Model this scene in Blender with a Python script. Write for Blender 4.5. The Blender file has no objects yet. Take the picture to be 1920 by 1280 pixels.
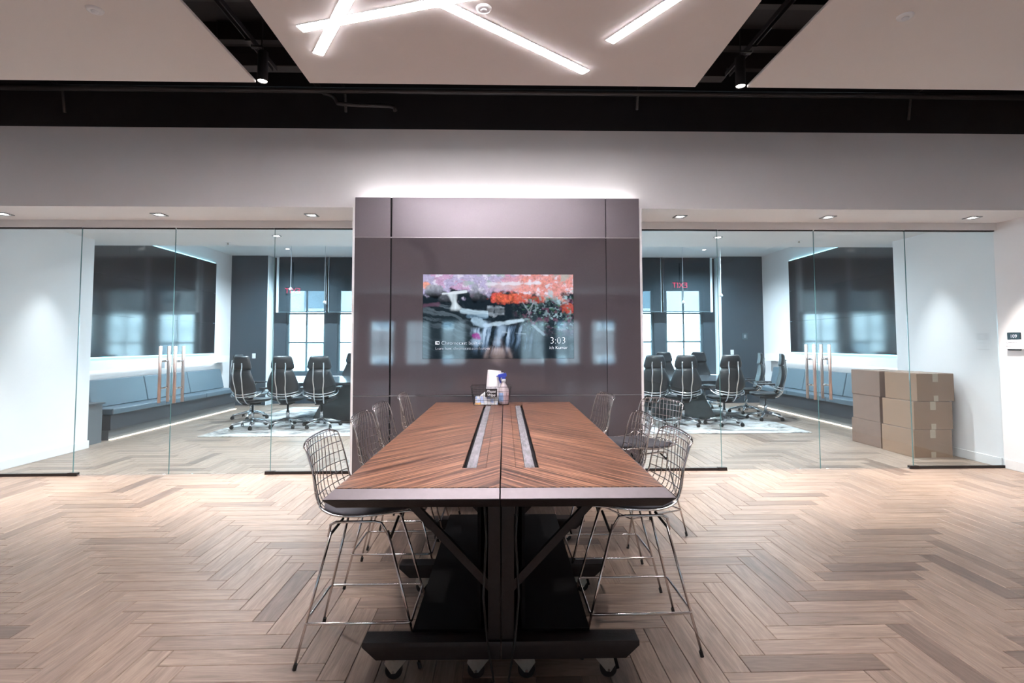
import bpy, bmesh, math, random
import numpy as np
from mathutils import Vector, Matrix

random.seed(7)
S = bpy.context.scene
COL = S.collection
PI = math.pi

# ------------------------------------------------------------------ camera
CAM_H, PSI, TH, RO, FPX, CY = 1.42, 0.02618, 0.05094, -0.00235, 1000.0, 592.8
cd = bpy.data.cameras.new('camera')
cam = bpy.data.objects.new('camera', cd)
COL.objects.link(cam)
fw = Vector((math.sin(PSI) * math.cos(TH), math.cos(PSI) * math.cos(TH), math.sin(TH)))
rt = Vector((math.cos(PSI), -math.sin(PSI), 0))
up = rt.cross(fw)
r2 = math.cos(RO) * rt + math.sin(RO) * up
u2 = -math.sin(RO) * rt + math.cos(RO) * up
cam.matrix_world = Matrix(((r2.x, u2.x, -fw.x, 0), (r2.y, u2.y, -fw.y, 0), (r2.z, u2.z, -fw.z, CAM_H), (0, 0, 0, 1)))
cd.sensor_width = 36
cd.lens = FPX / 1920 * 36
cd.shift_y = (CY - 640) / 1920
cd.clip_start = 0.02
cd.clip_end = 200
S.camera = cam

# ------------------------------------------------------------------ exposure, world
S.view_settings.view_transform = 'Standard'
S.view_settings.look = 'None'
S.view_settings.gamma = 1
S.view_settings.use_curve_mapping = False
S.view_settings.exposure = 0.22
W = bpy.data.worlds.new('overcast_sky')
S.world = W
W.use_nodes = True
W.node_tree.nodes['Background'].inputs[0].default_value = (0.60, 0.86, 1.0, 1)
W.node_tree.nodes['Background'].inputs[1].default_value = 22.0

LIGHTS = {'strip': 86.0, 'down': 600.0, 'swivel': 1200.0, 'track': 200.0, 'corridor': 175.0, 'board': 640.0, 'panel': 24.0}


def spot(name, loc, energy, angle, blend=0.6, color=(1, .93, .86), size=.04, aim=(0, 0, -1)):
    l = bpy.data.lights.new(name, 'SPOT')
    l.energy = energy; l.spot_size = math.radians(angle); l.spot_blend = blend
    l.color = color; l.shadow_soft_size = size
    o = bpy.data.objects.new(name, l); COL.objects.link(o); o.location = loc
    o.rotation_euler = Vector(aim).to_track_quat('-Z', 'Y').to_euler()
    return o


def portal(loc, sx, sy, aim):
    l = bpy.data.lights.new('daylight_portal', 'AREA')
    l.shape = 'RECTANGLE'; l.size = sx; l.size_y = sy; l.energy = 1
    l.cycles.is_portal = True
    o = bpy.data.objects.new('daylight_portal', l); COL.objects.link(o); o.location = loc
    o.rotation_euler = Vector(aim).to_track_quat('-Z', 'Z').to_euler()


# ------------------------------------------------------------------ helpers
MATS = {}


def mat(name, col, rough=.5, metal=0., emit=None, es=1., spec=.5, noise=0., nscale=20., bump=0., bscale=60., coat=0.,
        alpha=1., trans=0., ior=1.5, stretch=None):
    m = bpy.data.materials.new(name); m.use_nodes = True
    nt = m.node_tree; p = nt.nodes['Principled BSDF']
    p.inputs['Base Color'].default_value = (*col, 1); p.inputs['Roughness'].default_value = rough
    p.inputs['Metallic'].default_value = metal; p.inputs['Specular IOR Level'].default_value = spec
    p.inputs['IOR'].default_value = ior
    if coat: p.inputs['Coat Weight'].default_value = coat; p.inputs['Coat Roughness'].default_value = .08
    if trans: p.inputs['Transmission Weight'].default_value = trans
    if alpha < 1: p.inputs['Alpha'].default_value = alpha
    if emit:
        p.inputs['Emission Color'].default_value = (*emit, 1); p.inputs['Emission Strength'].default_value = es
    if noise or bump:
        tc = nt.nodes.new('ShaderNodeTexCoord'); mp = nt.nodes.new('ShaderNodeMapping')
        nt.links.new(tc.outputs['Object'], mp.inputs[0])
        if stretch: mp.inputs['Scale'].default_value = stretch
    if noise:
        n = nt.nodes.new('ShaderNodeTexNoise'); n.inputs['Scale'].default_value = nscale; n.inputs['Detail'].default_value = 4
        nt.links.new(mp.outputs[0], n.inputs['Vector'])
        mx = nt.nodes.new('ShaderNodeMix'); mx.data_type = 'RGBA'
        mx.inputs[6].default_value = (*[c * (1 - noise) for c in col], 1)
        mx.inputs[7].default_value = (*[min(1, c * (1 + noise)) for c in col], 1)
        nt.links.new(n.outputs['Fac'], mx.inputs[0]); nt.links.new(mx.outputs[2], p.inputs['Base Color'])
    if bump:
        n2 = nt.nodes.new('ShaderNodeTexNoise'); n2.inputs['Scale'].default_value = bscale
        nt.links.new(mp.outputs[0], n2.inputs['Vector'])
        b = nt.nodes.new('ShaderNodeBump'); b.inputs['Strength'].default_value = bump; b.inputs['Distance'].default_value = .004
        nt.links.new(n2.outputs['Fac'], b.inputs['Height']); nt.links.new(b.outputs[0], p.inputs['Normal'])
    MATS[name] = m
    return m


def bm_new(): return bmesh.new()


def box(bm, x0, x1, y0, y1, z0, z1, m=None):
    vs = [bm.verts.new(m @ Vector(v) if m else Vector(v)) for v in
          ((x0, y0, z0), (x1, y0, z0), (x1, y1, z0), (x0, y1, z0), (x0, y0, z1), (x1, y0, z1), (x1, y1, z1), (x0, y1, z1))]
    for f in ((0, 3, 2, 1), (4, 5, 6, 7), (0, 1, 5, 4), (1, 2, 6, 5), (2, 3, 7, 6), (3, 0, 4, 7)):
        bm.faces.new([vs[i] for i in f])
    return vs


def frustum(bm, bot, top):
    """bot / top: lists of 4 points each, CCW seen from above"""
    a = [bm.verts.new(p) for p in bot]; b = [bm.verts.new(p) for p in top]
    n = len(a)
    bm.faces.new(a[::-1]); bm.faces.new(b)
    for i in range(n): bm.faces.new((a[i], a[(i + 1) % n], b[(i + 1) % n], b[i]))


def bevel(bm, w, seg=2):
    bmesh.ops.bevel(bm, geom=bm.edges[:] , offset=w, segments=seg, affect='EDGES', profile=.7)


def tube(bm, pts, r, n=6, closed=False, cap=True):
    pts = [Vector(p) for p in pts]
    rr = r if hasattr(r, '__len__') else [r] * len(pts)
    rings = []; prev = None
    for i, p in enumerate(pts):
        if closed: t = pts[(i + 1) % len(pts)] - pts[i - 1]
        else: t = pts[min(i + 1, len(pts) - 1)] - pts[max(i - 1, 0)]
        t.normalize()
        if prev is None:
            a = t.orthogonal().normalized()
        else:
            a = prev - t * prev.dot(t)
            a = a.normalized() if a.length > 1e-6 else t.orthogonal().normalized()
        prev = a; b = t.cross(a)
        rings.append([bm.verts.new(p + rr[i] * (math.cos(2 * PI * k / n) * a + math.sin(2 * PI * k / n) * b)) for k in range(n)])
    m = len(rings)
    for i in range(m if closed else m - 1):
        A, B = rings[i], rings[(i + 1) % m]
        for k in range(n):
            try: bm.faces.new((A[k], A[(k + 1) % n], B[(k + 1) % n], B[k]))
            except ValueError: pass
    if cap and not closed:
        bm.faces.new(rings[0][::-1]); bm.faces.new(rings[-1])


def lathe(bm, prof, n=24, c=(0, 0, 0), axis='z', capb=True, capt=True):
    rings = []
    for r, z in prof:
        ring = []
        for k in range(n):
            x, y = r * math.cos(2 * PI * k / n), r * math.sin(2 * PI * k / n)
            v = (x, y, z) if axis == 'z' else ((z, x, y) if axis == 'x' else (y, z, x))
            ring.append(bm.verts.new(Vector(v) + Vector(c)))
        rings.append(ring)
    for A, B in zip(rings, rings[1:]):
        for k in range(n): bm.faces.new((A[k], A[(k + 1) % n], B[(k + 1) % n], B[k]))
    if capb: bm.faces.new(rings[0][::-1])
    if capt: bm.faces.new(rings[-1])


def mesh_of(name, bm, m, smooth=False):
    bmesh.ops.recalc_face_normals(bm, faces=bm.faces)
    me = bpy.data.meshes.new(name); bm.to_mesh(me); bm.free()
    if m is not None: me.materials.append(MATS[m] if isinstance(m, str) else m)
    if smooth:
        me.polygons.foreach_set('use_smooth', [True] * len(me.polygons))
    return me


def obj(name, bm, m, parent=None, smooth=False, loc=None, auto=False):
    me = mesh_of(name, bm, m, smooth) if isinstance(bm, bmesh.types.BMesh) else bm
    o = bpy.data.objects.new(name, me); COL.objects.link(o)
    if parent: o.parent = parent
    if loc: o.location = loc
    return o


def part_box(name, m, parent, *a, bev=0, label=None, kind=None):
    bm = bm_new(); box(bm, *a)
    if bev: bevel(bm, bev)
    o = obj(name, bm, m, parent)
    if label: o['label'] = label
    return o


def tag(o, label=None, cat=None, group=None, kind=None):
    if label: o['label'] = label
    if cat: o['category'] = cat
    if group: o['group'] = group
    if kind: o['kind'] = kind
    return o


def thing(name, label, cat, loc=(0, 0, 0), rz=0, group=None):
    o = bpy.data.objects.new(name, None); COL.objects.link(o)
    o.empty_display_size = .1
    o.location = loc; o.rotation_euler = (0, 0, rz)
    return tag(o, label, cat, group)


def dup(root, loc, rz, label):
    def cp(o, par):
        c = o.copy(); COL.objects.link(c)
        if par: c.parent = par
        for ch in KIDS.get(o.name, []): cp(ch, c)
        return c
    KIDS = {}
    for o in bpy.data.objects:
        if o.parent: KIDS.setdefault(o.parent.name, []).append(o)
    r = cp(root, None); r.location = loc; r.rotation_euler = (0, 0, rz); r['label'] = label
    return r


def struct(name, bm, m, label=None, parent=None, smooth=False):
    o = obj(name, bm, m, parent, smooth)
    if not parent: tag(o, label, None, None, 'structure')
    return o


def sbox(name, m, label, *a):
    bm = bm_new(); box(bm, *a); return struct(name, bm, m, label)


def text(name, body, size, m, parent, loc, rot, ext=.0006, align='LEFT', font_shear=0, thin=.0):
    c = bpy.data.curves.new(name, 'FONT'); c.body = body; c.size = size; c.extrude = ext; c.align_x = align; c.shear = font_shear
    c.resolution_u = 3; c.offset = -size * thin
    tmp = bpy.data.objects.new(name, c); COL.objects.link(tmp)
    me = bpy.data.meshes.new_from_object(tmp.evaluated_get(bpy.context.evaluated_depsgraph_get()))
    bpy.data.objects.remove(tmp); bpy.data.curves.remove(c)
    me.name = name; me.materials.clear(); me.materials.append(MATS[m])
    o = bpy.data.objects.new(name, me); COL.objects.link(o); o.location = loc; o.rotation_euler = rot
    if parent: o.parent = parent
    return o


# ------------------------------------------------------------------ materials
mat('white_paint', (.80, .77, .77), .6, noise=.03, nscale=3, bump=.05, bscale=200)
mat('soffit_paint', (.76, .74, .735), .6, noise=.02, nscale=3)
mat('warm_white_paint', (.62, .60, .58), .65, noise=.02, nscale=2)
mat('black_paint', (.011, .010, .013), .7, noise=.3, nscale=4, bump=.1, bscale=30)
mat('black_pipe_paint', (.022, .019, .021), .55, noise=.2, nscale=10)
mat('cloud_paint', (.70, .655, .64), .7, noise=.02, nscale=3)
mat('blue_grey_paint', (.030, .044, .057), .6, noise=.12, nscale=6, bump=.1, bscale=120)
mat('window_frame_paint', (.055, .085, .10), .5, noise=.1)
mat('pale_trim_white', (.75, .82, .86), .5, noise=.03)
mat('dark_bronze', (.030, .024, .024), .42, .6, noise=.25, nscale=40, bump=.15, bscale=150)
mat('bevel_metal', (.115, .098, .102), .46, .8, noise=.1, nscale=30)
mat('black_board', (.004, .004, .005), .6, spec=.15, noise=.3, nscale=8)
mat('chrome', (.72, .68, .67), .14, 1., noise=.05, nscale=30)
mat('chair_chrome', (.80, .83, .86), .22, 1., noise=.04, nscale=20)
mat('brushed_steel', (.50, .42, .40), .42, 1., noise=.08, nscale=60, stretch=(1, 1, .1))
mat('zinc', (.50, .47, .42), .38, 1., noise=.2, nscale=60)
mat('rubber', (.012, .012, .012), .6, noise=.2)
mat('charcoal_fabric', (.035, .033, .04), .75, noise=.25, nscale=120, bump=.3, bscale=600)
mat('black_leather', (.010, .012, .015), .42, noise=.25, nscale=40, bump=.2, bscale=200)
mat('bench_leather', (.075, .105, .13), .45, noise=.12, nscale=8, bump=.15, bscale=90)
mat('dark_wood', (.030, .034, .040), .4, noise=.5, nscale=10, stretch=(.4, .4, 8), bump=.1)
mat('plinth_grey', (.10, .11, .12), .3, noise=.15)
mat('stone_grey', (.07, .085, .09), .3, noise=.4, nscale=5, bump=.05)
mat('dark_tabletop', (.055, .06, .068), .16, noise=.3, nscale=3, stretch=(.3, 3, 1))
mat('cardboard', (.185, .113, .083), .75, noise=.14, nscale=9, bump=.12, bscale=180)
mat('cardboard_light', (.26, .155, .098), .75, noise=.12, nscale=9, bump=.12, bscale=180)
mat('packing_tape', (.46, .36, .27), .18, noise=.1, nscale=15)
mat('paper_white', (.80, .78, .78), .8, noise=.03, nscale=30, bump=.3, bscale=90)
mat('blue_plastic', (.02, .04, .30), .35, noise=.1)
mat('white_plastic', (.72, .72, .74), .4, noise=.03)
mat('grey_plastic', (.25, .27, .29), .45, noise=.05)
mat('pink_liquid', (.55, .12, .17), .15, spec=.5, noise=.05)
mat('bottle_plastic', (.80, .70, .72), .12, alpha=.55, noise=.03)
mat('label_blue', (.25, .38, .62), .5, noise=.15, nscale=80)
mat('chalk_black', (.012, .008, .009), .7, noise=.2)
mat('chalk_white', (.8, .78, .78), .8, noise=.1)
mat('black_wire', (.010, .010, .011), .45, .3, noise=.2)
mat('brush_strip', (.17, .16, .17), .9, noise=.6, nscale=60, stretch=(1, .2, 1), bump=.8, bscale=120)
mat('panel_satin', (.19, .16, .175), .34, .35, noise=.06, nscale=90, bump=.05, bscale=400)
mat('panel_glass', (.082, .068, .075), .05, 0, spec=1.0, noise=.05, nscale=60)
mat('panel_seam', (.30, .27, .27), .35, .8, noise=.05)
mat('sign_dark', (.008, .020, .028), .35, noise=.2)
mat('sign_white', (.72, .71, .74), .45, noise=.03)
mat('sign_grey_text', (.12, .11, .13), .6, noise=.05)
mat('screen_black', (.010, .011, .014), .16, spec=.9, noise=.1, nscale=20)
mat('led_strip', (.9, .9, 1), .5, emit=(1, .965, 1), es=LIGHTS['strip'], noise=.01)
mat('led_lens', (.9, .9, .9), .5, emit=(1, .93, .88), es=14, noise=.01)
mat('led_blue', (.6, .9, 1), .5, emit=(.45, .86, 1), es=2.2, noise=.01)
mat('led_warm', (1, .9, .8), .5, emit=(1, .74, .50), es=5.0, noise=.01)
mat('led_cool', (1, 1, 1), .5, emit=(.92, .97, 1), es=5.0, noise=.01)
mat('exit_red', (.8, .02, .05), .5, emit=(1, .02, .09), es=9, noise=.01)
mat('screen_text', (.8, .8, .85), .5, emit=(.85, .9, 1), es=.55, noise=.01)
mat('facade_stone', (.72, .72, .70), .8, noise=.08, nscale=.6, bump=.1, bscale=3)
mat('facade_trim', (.62, .64, .64), .8, noise=.05)
mat('facade_glass', (.20, .26, .30), .1, noise=.2, nscale=1)
mat('street_asphalt', (.25, .26, .27), .9, noise=.2, nscale=2)
mat('skin', (.20, .095, .065), .5, noise=.08, nscale=15)
mat('shirt', (.80, .66, .65), .8, noise=.05, nscale=20, bump=.3, bscale=30)
mat('trousers', (.03, .035, .05), .8, noise=.1)
mat('hair', (.012, .009, .008), .6, noise=.3, nscale=60)
mat('pull_cord', (.6, .64, .66), .5, noise=.05)


def glass_mat(name, tint, refl=1.0, haze=0.0):
    m = bpy.data.materials.new(name); m.use_nodes = True; nt = m.node_tree; nt.nodes.clear()
    o = nt.nodes.new('ShaderNodeOutputMaterial'); mx = nt.nodes.new('ShaderNodeMixShader')
    t = nt.nodes.new('ShaderNodeBsdfTransparent'); g = nt.nodes.new('ShaderNodeBsdfGlossy'); fr = nt.nodes.new('ShaderNodeFresnel')
    t.inputs[0].default_value = (*tint, 1); g.inputs['Roughness'].default_value = .0; g.inputs[0].default_value = (1, 1, 1, 1)
    ge = nt.nodes.new('ShaderNodeNewGeometry'); io = nt.nodes.new('ShaderNodeMix')       # same reflectance on both faces of the thin pane
    io.inputs[2].default_value = 1.5; io.inputs[3].default_value = 1 / 1.5
    nt.links.new(ge.outputs['Backfacing'], io.inputs[0]); nt.links.new(io.outputs[0], fr.inputs[0])
    mu = nt.nodes.new('ShaderNodeMath'); mu.operation = 'MULTIPLY'; mu.inputs[1].default_value = refl
    nt.links.new(fr.outputs[0], mu.inputs[0]); nt.links.new(mu.outputs[0], mx.inputs[0])
    nt.links.new(t.outputs[0], mx.inputs[1]); nt.links.new(g.outputs[0], mx.inputs[2])
    last = mx
    if haze:
        d = nt.nodes.new('ShaderNodeBsdfDiffuse'); d.inputs[0].default_value = (.75, .85, .9, 1)  # milky reflected veil painted into the glass as pale diffuse
        n = nt.nodes.new('ShaderNodeTexNoise'); n.inputs['Scale'].default_value = 1.5
        m2 = nt.nodes.new('ShaderNodeMixShader'); mm = nt.nodes.new('ShaderNodeMath'); mm.operation = 'MULTIPLY'
        mm.inputs[1].default_value = haze * 2
        nt.links.new(n.outputs['Fac'], mm.inputs[0]); nt.links.new(mm.outputs[0], m2.inputs[0])
        nt.links.new(mx.outputs[0], m2.inputs[1]); nt.links.new(d.outputs[0], m2.inputs[2]); last = m2
    nt.links.new(last.outputs[0], o.inputs[0]); MATS[name] = m


glass_mat('partition_glass', (.945, .985, .995), 1.0, .004)
glass_mat('window_glass', (.95, .98, 1.0), .6)


def shade_mat():
    m = bpy.data.materials.new('shade_mesh'); m.use_nodes = True; nt = m.node_tree; nt.nodes.clear()
    o = nt.nodes.new('ShaderNodeOutputMaterial'); mx = nt.nodes.new('ShaderNodeMixShader')
    t = nt.nodes.new('ShaderNodeBsdfTransparent'); d = nt.nodes.new('ShaderNodeBsdfDiffuse')
    t.inputs[0].default_value = (1, 1, 1, 1); d.inputs[0].default_value = (.05, .07, .085, 1)
    mx.inputs[0].default_value = .64
    nt.links.new(t.outputs[0], mx.inputs[1]); nt.links.new(d.outputs[0], mx.inputs[2]); nt.links.new(mx.outputs[0], o.inputs[0])
    MATS['shade_mesh'] = m


shade_mat()


def plank_mat():
    m = bpy.data.materials.new('oak_plank'); m.use_nodes = True; nt = m.node_tree; N = nt.nodes.new; L = nt.links.new
    p = nt.nodes['Principled BSDF']
    uv = N('ShaderNodeUVMap'); oi = N('ShaderNodeObjectInfo'); ge = N('ShaderNodeNewGeometry')
    ad = N('ShaderNodeMath'); ad.operation = 'ADD'; L(oi.outputs['Random'], ad.inputs[0]); L(ge.outputs['Random Per Island'], ad.inputs[1])
    fr = N('ShaderNodeMath'); fr.operation = 'FRACT'; L(ad.outputs[0], fr.inputs[0])
    sc = N('ShaderNodeMath'); sc.operation = 'MULTIPLY'; sc.inputs[1].default_value = 40; L(fr.outputs[0], sc.inputs[0])
    cx = N('ShaderNodeCombineXYZ'); L(sc.outputs[0], cx.inputs[2])
    va = N('ShaderNodeVectorMath'); va.operation = 'ADD'; L(uv.outputs[0], va.inputs[0]); L(cx.outputs[0], va.inputs[1])
    mp = N('ShaderNodeMapping'); mp.inputs['Scale'].default_value = (2.6, 26, 1); L(va.outputs[0], mp.inputs[0])
    n1 = N('ShaderNodeTexNoise'); n1.inputs['Scale'].default_value = 1.0; n1.inputs['Detail'].default_value = 5; n1.inputs['Roughness'].default_value = .6
    n1.inputs['Distortion'].default_value = 1.2; L(mp.outputs[0], n1.inputs['Vector'])
    mp2 = N('ShaderNodeMapping'); mp2.inputs['Scale'].default_value = (12, 260, 1); L(va.outputs[0], mp2.inputs[0])
    n2 = N('ShaderNodeTexNoise'); n2.inputs['Scale'].default_value = 1.0; n2.inputs['Detail'].default_value = 2; L(mp2.outputs[0], n2.inputs['Vector'])
    r1 = N('ShaderNodeValToRGB'); L(n1.outputs['Fac'], r1.inputs[0])
    r1.color_ramp.elements[0].position = .30; r1.color_ramp.elements[0].color = (.155, .110, .086, 1)
    r1.color_ramp.elements[1].position = .72; r1.color_ramp.elements[1].color = (.305, .228, .183, 1)
    # plank-to-plank tone
    r2 = N('ShaderNodeValToRGB'); L(fr.outputs[0], r2.inputs[0])
    e = r2.color_ramp.elements
    e[0].position = 0; e[0].color = (.54, .51, .51, 1); e[1].position = 1; e[1].color = (1.06, 1.04, 1.01, 1)
    e.new(.09).color = (.70, .67, .66, 1); e.new(.2).color = (.88, .86, .85, 1); e.new(.45).color = (.98, .96, .95, 1); e.new(.75).color = (1.0, .97, .945, 1)
    mu = N('ShaderNodeMix'); mu.data_type = 'RGBA'; mu.blend_type = 'MULTIPLY'; mu.inputs[0].default_value = 1
    L(r1.outputs[0], mu.inputs[6]); L(r2.outputs[0], mu.inputs[7])
    r3 = N('ShaderNodeValToRGB'); L(n2.outputs['Fac'], r3.inputs[0])
    r3.color_ramp.elements[0].position = .3; r3.color_ramp.elements[0].color = (.86, .86, .86, 1)
    r3.color_ramp.elements[1].position = .6; r3.color_ramp.elements[1].color = (1.05, 1.05, 1.05, 1)
    mu2 = N('ShaderNodeMix'); mu2.data_type = 'RGBA'; mu2.blend_type = 'MULTIPLY'; mu2.inputs[0].default_value = 1
    L(mu.outputs[2], mu2.inputs[6]); L(r3.outputs[0], mu2.inputs[7]); L(mu2.outputs[2], p.inputs['Base Color'])
    p.inputs['Roughness'].default_value = .40; p.inputs['Specular IOR Level'].default_value = .4
    b = N('ShaderNodeBump'); b.inputs['Strength'].default_value = .12; b.inputs['Distance'].default_value = .002
    L(n1.outputs['Fac'], b.inputs['Height']); L(b.outputs[0], p.inputs['Normal'])
    MATS['oak_plank'] = m


plank_mat()


def zebra_mat(name, sgn):
    m = bpy.data.materials.new(name); m.use_nodes = True; nt = m.node_tree; N = nt.nodes.new; L = nt.links.new
    p = nt.nodes['Principled BSDF']
    tc = N('ShaderNodeTexCoord'); mp = N('ShaderNodeMapping'); L(tc.outputs['Object'], mp.inputs[0])
    mp.inputs['Rotation'].default_value = (0, 0, -sgn * math.radians(50))
    m2 = N('ShaderNodeMapping'); m2.inputs['Scale'].default_value = (1.5, 74, 1); L(mp.outputs[0], m2.inputs[0])
    n = N('ShaderNodeTexNoise'); n.inputs['Scale'].default_value = 1; n.inputs['Detail'].default_value = 6; n.inputs['Roughness'].default_value = .62
    L(m2.outputs[0], n.inputs['Vector'])
    r = N('ShaderNodeValToRGB'); L(n.outputs['Fac'], r.inputs[0]); e = r.color_ramp.elements
    e[0].position = .39; e[0].color = (.022, .010, .007, 1); e[1].position = .64; e[1].color = (.36, .175, .105, 1)
    e.new(.45).color = (.085, .036, .022, 1); e.new(.52).color = (.18, .078, .044, 1)
    L(r.outputs[0], p.inputs['Base Color']); p.inputs['Roughness'].default_value = .33; p.inputs['Specular IOR Level'].default_value = .4
    MATS[name] = m


zebra_mat('zebra_wood_left', 1)
zebra_mat('zebra_wood_right', -1)


def rug_mat():
    m = bpy.data.materials.new('rug_wool'); m.use_nodes = True; nt = m.node_tree; N = nt.nodes.new; L = nt.links.new
    p = nt.nodes['Principled BSDF']; p.inputs['Roughness'].default_value = .95
    tc = N('ShaderNodeTexCoord'); mp = N('ShaderNodeMapping'); mp.inputs['Scale'].default_value = (1, 1.6, 1); L(tc.outputs['Object'], mp.inputs[0])
    n = N('ShaderNodeTexNoise'); n.inputs['Scale'].default_value = 1.5; n.inputs['Detail'].default_value = 9; n.inputs['Roughness'].default_value = .75
    n.inputs['Distortion'].default_value = .8; L(mp.outputs[0], n.inputs['Vector'])
    r = N('ShaderNodeValToRGB'); L(n.outputs['Fac'], r.inputs[0]); e = r.color_ramp.elements
    e[0].position = .40; e[0].color = (.05, .055, .065, 1); e[1].position = .55; e[1].color = (.42, .42, .42, 1); e.new(.47).color = (.27, .24, .22, 1)
    L(r.outputs[0], p.inputs['Base Color'])
    MATS['rug_wool'] = m


rug_mat()


def screen_mat():
    m = bpy.data.materials.new('screen_picture'); m.use_nodes = True; nt = m.node_tree; N = nt.nodes.new; L = nt.links.new
    p = nt.nodes['Principled BSDF']; p.inputs['Base Color'].default_value = (.004, .004, .005, 1); p.inputs['Roughness'].default_value = .05
    p.inputs['Specular IOR Level'].default_value = 1.0
    a = N('ShaderNodeVertexColor'); a.layer_name = 'Col'
    L(a.outputs['Color'], p.inputs['Emission Color']); p.inputs['Emission Strength'].default_value = 1.0
    MATS['screen_picture'] = m


screen_mat()


def video_mat():
    m = bpy.data.materials.new('video_glass'); m.use_nodes = True; nt = m.node_tree
    p = nt.nodes['Principled BSDF']; p.inputs['Base Color'].default_value = (.006, .007, .009, 1)
    p.inputs['Roughness'].default_value = .10; p.inputs['IOR'].default_value = 1.75
    MATS['video_glass'] = m


video_mat()

# ================================================================== SETTING
XL, XR = -5.64, 5.74          # side walls of the front room / corridor
BL, BR = -6.25, 6.36          # side walls of the boardroom
GY = 5.976                    # glass line
PY = 7.55                     # end of the corridor piers
BY = 12.62                    # boardroom back wall
RY = -11.2                     # rear wall behind the camera

# ---- floor: base + herringbone planks
bm = bm_new(); box(bm, BL - .3, BR + .3, RY, BY + .4, -.10, -.011)
floor = struct('floor', bm, mat('floor_base', (.06, .042, .03), .8, noise=.2), 'pale oak herringbone floor running through the room and under the glass walls')
PW, PL = .1232, .616
SEAM = .16


def plank_rects():
    out = []
    for mirror in (True, False):
        X0, Y0 = (-1.262, 2.842) if mirror else (1.585, 2.845)
        lo, hi = (BL - .2, SEAM) if mirror else (SEAM, BR + .2)
        s = -1 if mirror else 1
        for k in range(-170, 170):
            for j in range(-24, 24):
                ax = k * PW + j * (PL + PW); ay = k * PW + j * (PW - PL)
                y = Y0 + ay
                if y < RY - .7 or y > BY + .7: continue
                for o in 'HV':
                    if o == 'H': xa, xb, ya, yb = ax, ax + PL, y, y + PW
                    else: xa, xb, ya, yb = ax + PL, ax + PL + PW, y + PW - PL, y + PW
                    if s < 0: xa, xb = -xb, -xa
                    xa += X0; xb += X0
                    full = xa >= lo - 1e-6 and xb <= hi + 1e-6 and ya >= RY and yb <= BY + .35
                    xa, xb = max(xa, lo), min(xb, hi); ya, yb = max(ya, RY), min(yb, BY + .35)
                    if xb - xa < .004 or yb - ya < .004: continue
                    out.append((xa, xb, ya, yb, o, full))
    return out


def project(x, y, z):
    v = Vector((x, y, z - CAM_H)); d = v.dot(fw)
    if d < .2: return None
    return 960 + FPX * v.dot(r2) / d, CY - FPX * v.dot(u2) / d


def plank_geo(verts, faces, uvs, xa, xb, ya, yb, o, dz):
    g = .0010; b = .0022
    xa += g; xb -= g; ya += g; yb -= g
    i = len(verts)
    for x, y in ((xa, ya), (xb, ya), (xb, yb), (xa, yb)): verts.append((x, y, -.0105))
    for x, y in ((xa, ya), (xb, ya), (xb, yb), (xa, yb)): verts.append((x, y, dz - .0024))
    for x, y in ((xa + b, ya + b), (xb - b, ya + b), (xb - b, yb - b), (xa + b, yb - b)): verts.append((x, y, dz))
    fs = [(8, 9, 10, 11)]
    for a in range(4):
        c = (a + 1) % 4
        fs.append((a, c, 4 + c, 4 + a)); fs.append((4 + a, 4 + c, 8 + c, 8 + a))
    for f in fs:
        faces.append([i + q for q in f])
        for q in f:
            vx, vy, _ = verts[i + q]
            uvs.append((vx - xa, vy - ya) if o == 'H' else (vy - ya, vx - xa))


def geo_mesh(name, verts, faces, uvs, m):
    me = bpy.data.meshes.new(name); me.from_pydata(verts, [], faces)
    ul = me.uv_layers.new(name='UVMap'); ul.data.foreach_set('uv', np.array(uvs, 'f').ravel())
    me.materials.append(MATS[m]); me.update()
    return me


rects = plank_rects()
sized = []
for i, (xa, xb, ya, yb, o, full) in enumerate(rects):
    if not full or ya < 1.9: continue
    q = [project(x, y, 0) for x, y in ((xa, ya), (xb, ya), (xb, yb), (xa, yb))]
    if None in q: continue
    cxp = sum(p[0] for p in q) / 4; cyp = sum(p[1] for p in q) / 4
    if not (-40 < cxp < 1960 and cyp < 1300): continue
    if -.5 < (xa + xb) / 2 < .55 and (ya + yb) / 2 < 4.9: continue      # behind the table
    ar = abs(sum(q[a][0] * q[(a + 1) % 4][1] - q[(a + 1) % 4][0] * q[a][1] for a in range(4))) / 2
    sized.append((ar, i))
sized.sort(reverse=True)
single = {i for _, i in sized[:298]}
v, f, u = [], [], []; plank_geo(v, f, u, 0, PL, 0, PW, 'H', 0); meH = geo_mesh('plank', v, f, u, 'oak_plank')
v, f, u = [], [], []; plank_geo(v, f, u, 0, PW, 0, PL, 'V', 0); meV = geo_mesh('plank', v, f, u, 'oak_plank')
v, f, u = [], [], []
for i, (xa, xb, ya, yb, o, full) in enumerate(rects):
    dz = -random.random() * .0005
    if i in single:
        p = bpy.data.objects.new('plank', meH if o == 'H' else meV); COL.objects.link(p); p.parent = floor; p.location = (xa, ya, dz)
    else:
        plank_geo(v, f, u, xa, xb, ya, yb, o, dz)
p = bpy.data.objects.new('planks_beyond', geo_mesh('planks_beyond', v, f, u, 'oak_plank')); COL.objects.link(p); p.parent = floor; p['kind'] = 'stuff'

# ---- ceiling slab
bm = bm_new(); box(bm, BL - .3, BR + .3, RY, 5.34, 4.30, 4.42)
struct('ceiling', bm, 'black_paint', 'black painted ceiling slab above the hung white ceiling panels')
bm = bm_new()
for yy in (2.2, 2.9, 3.5, 4.1, 4.7, 5.1):
    box(bm, BL, BR, yy, yy + .07, 4.14, 4.30)
struct('trim_1', bm, 'black_pipe_paint', 'black ribs under the black ceiling slab')

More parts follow.
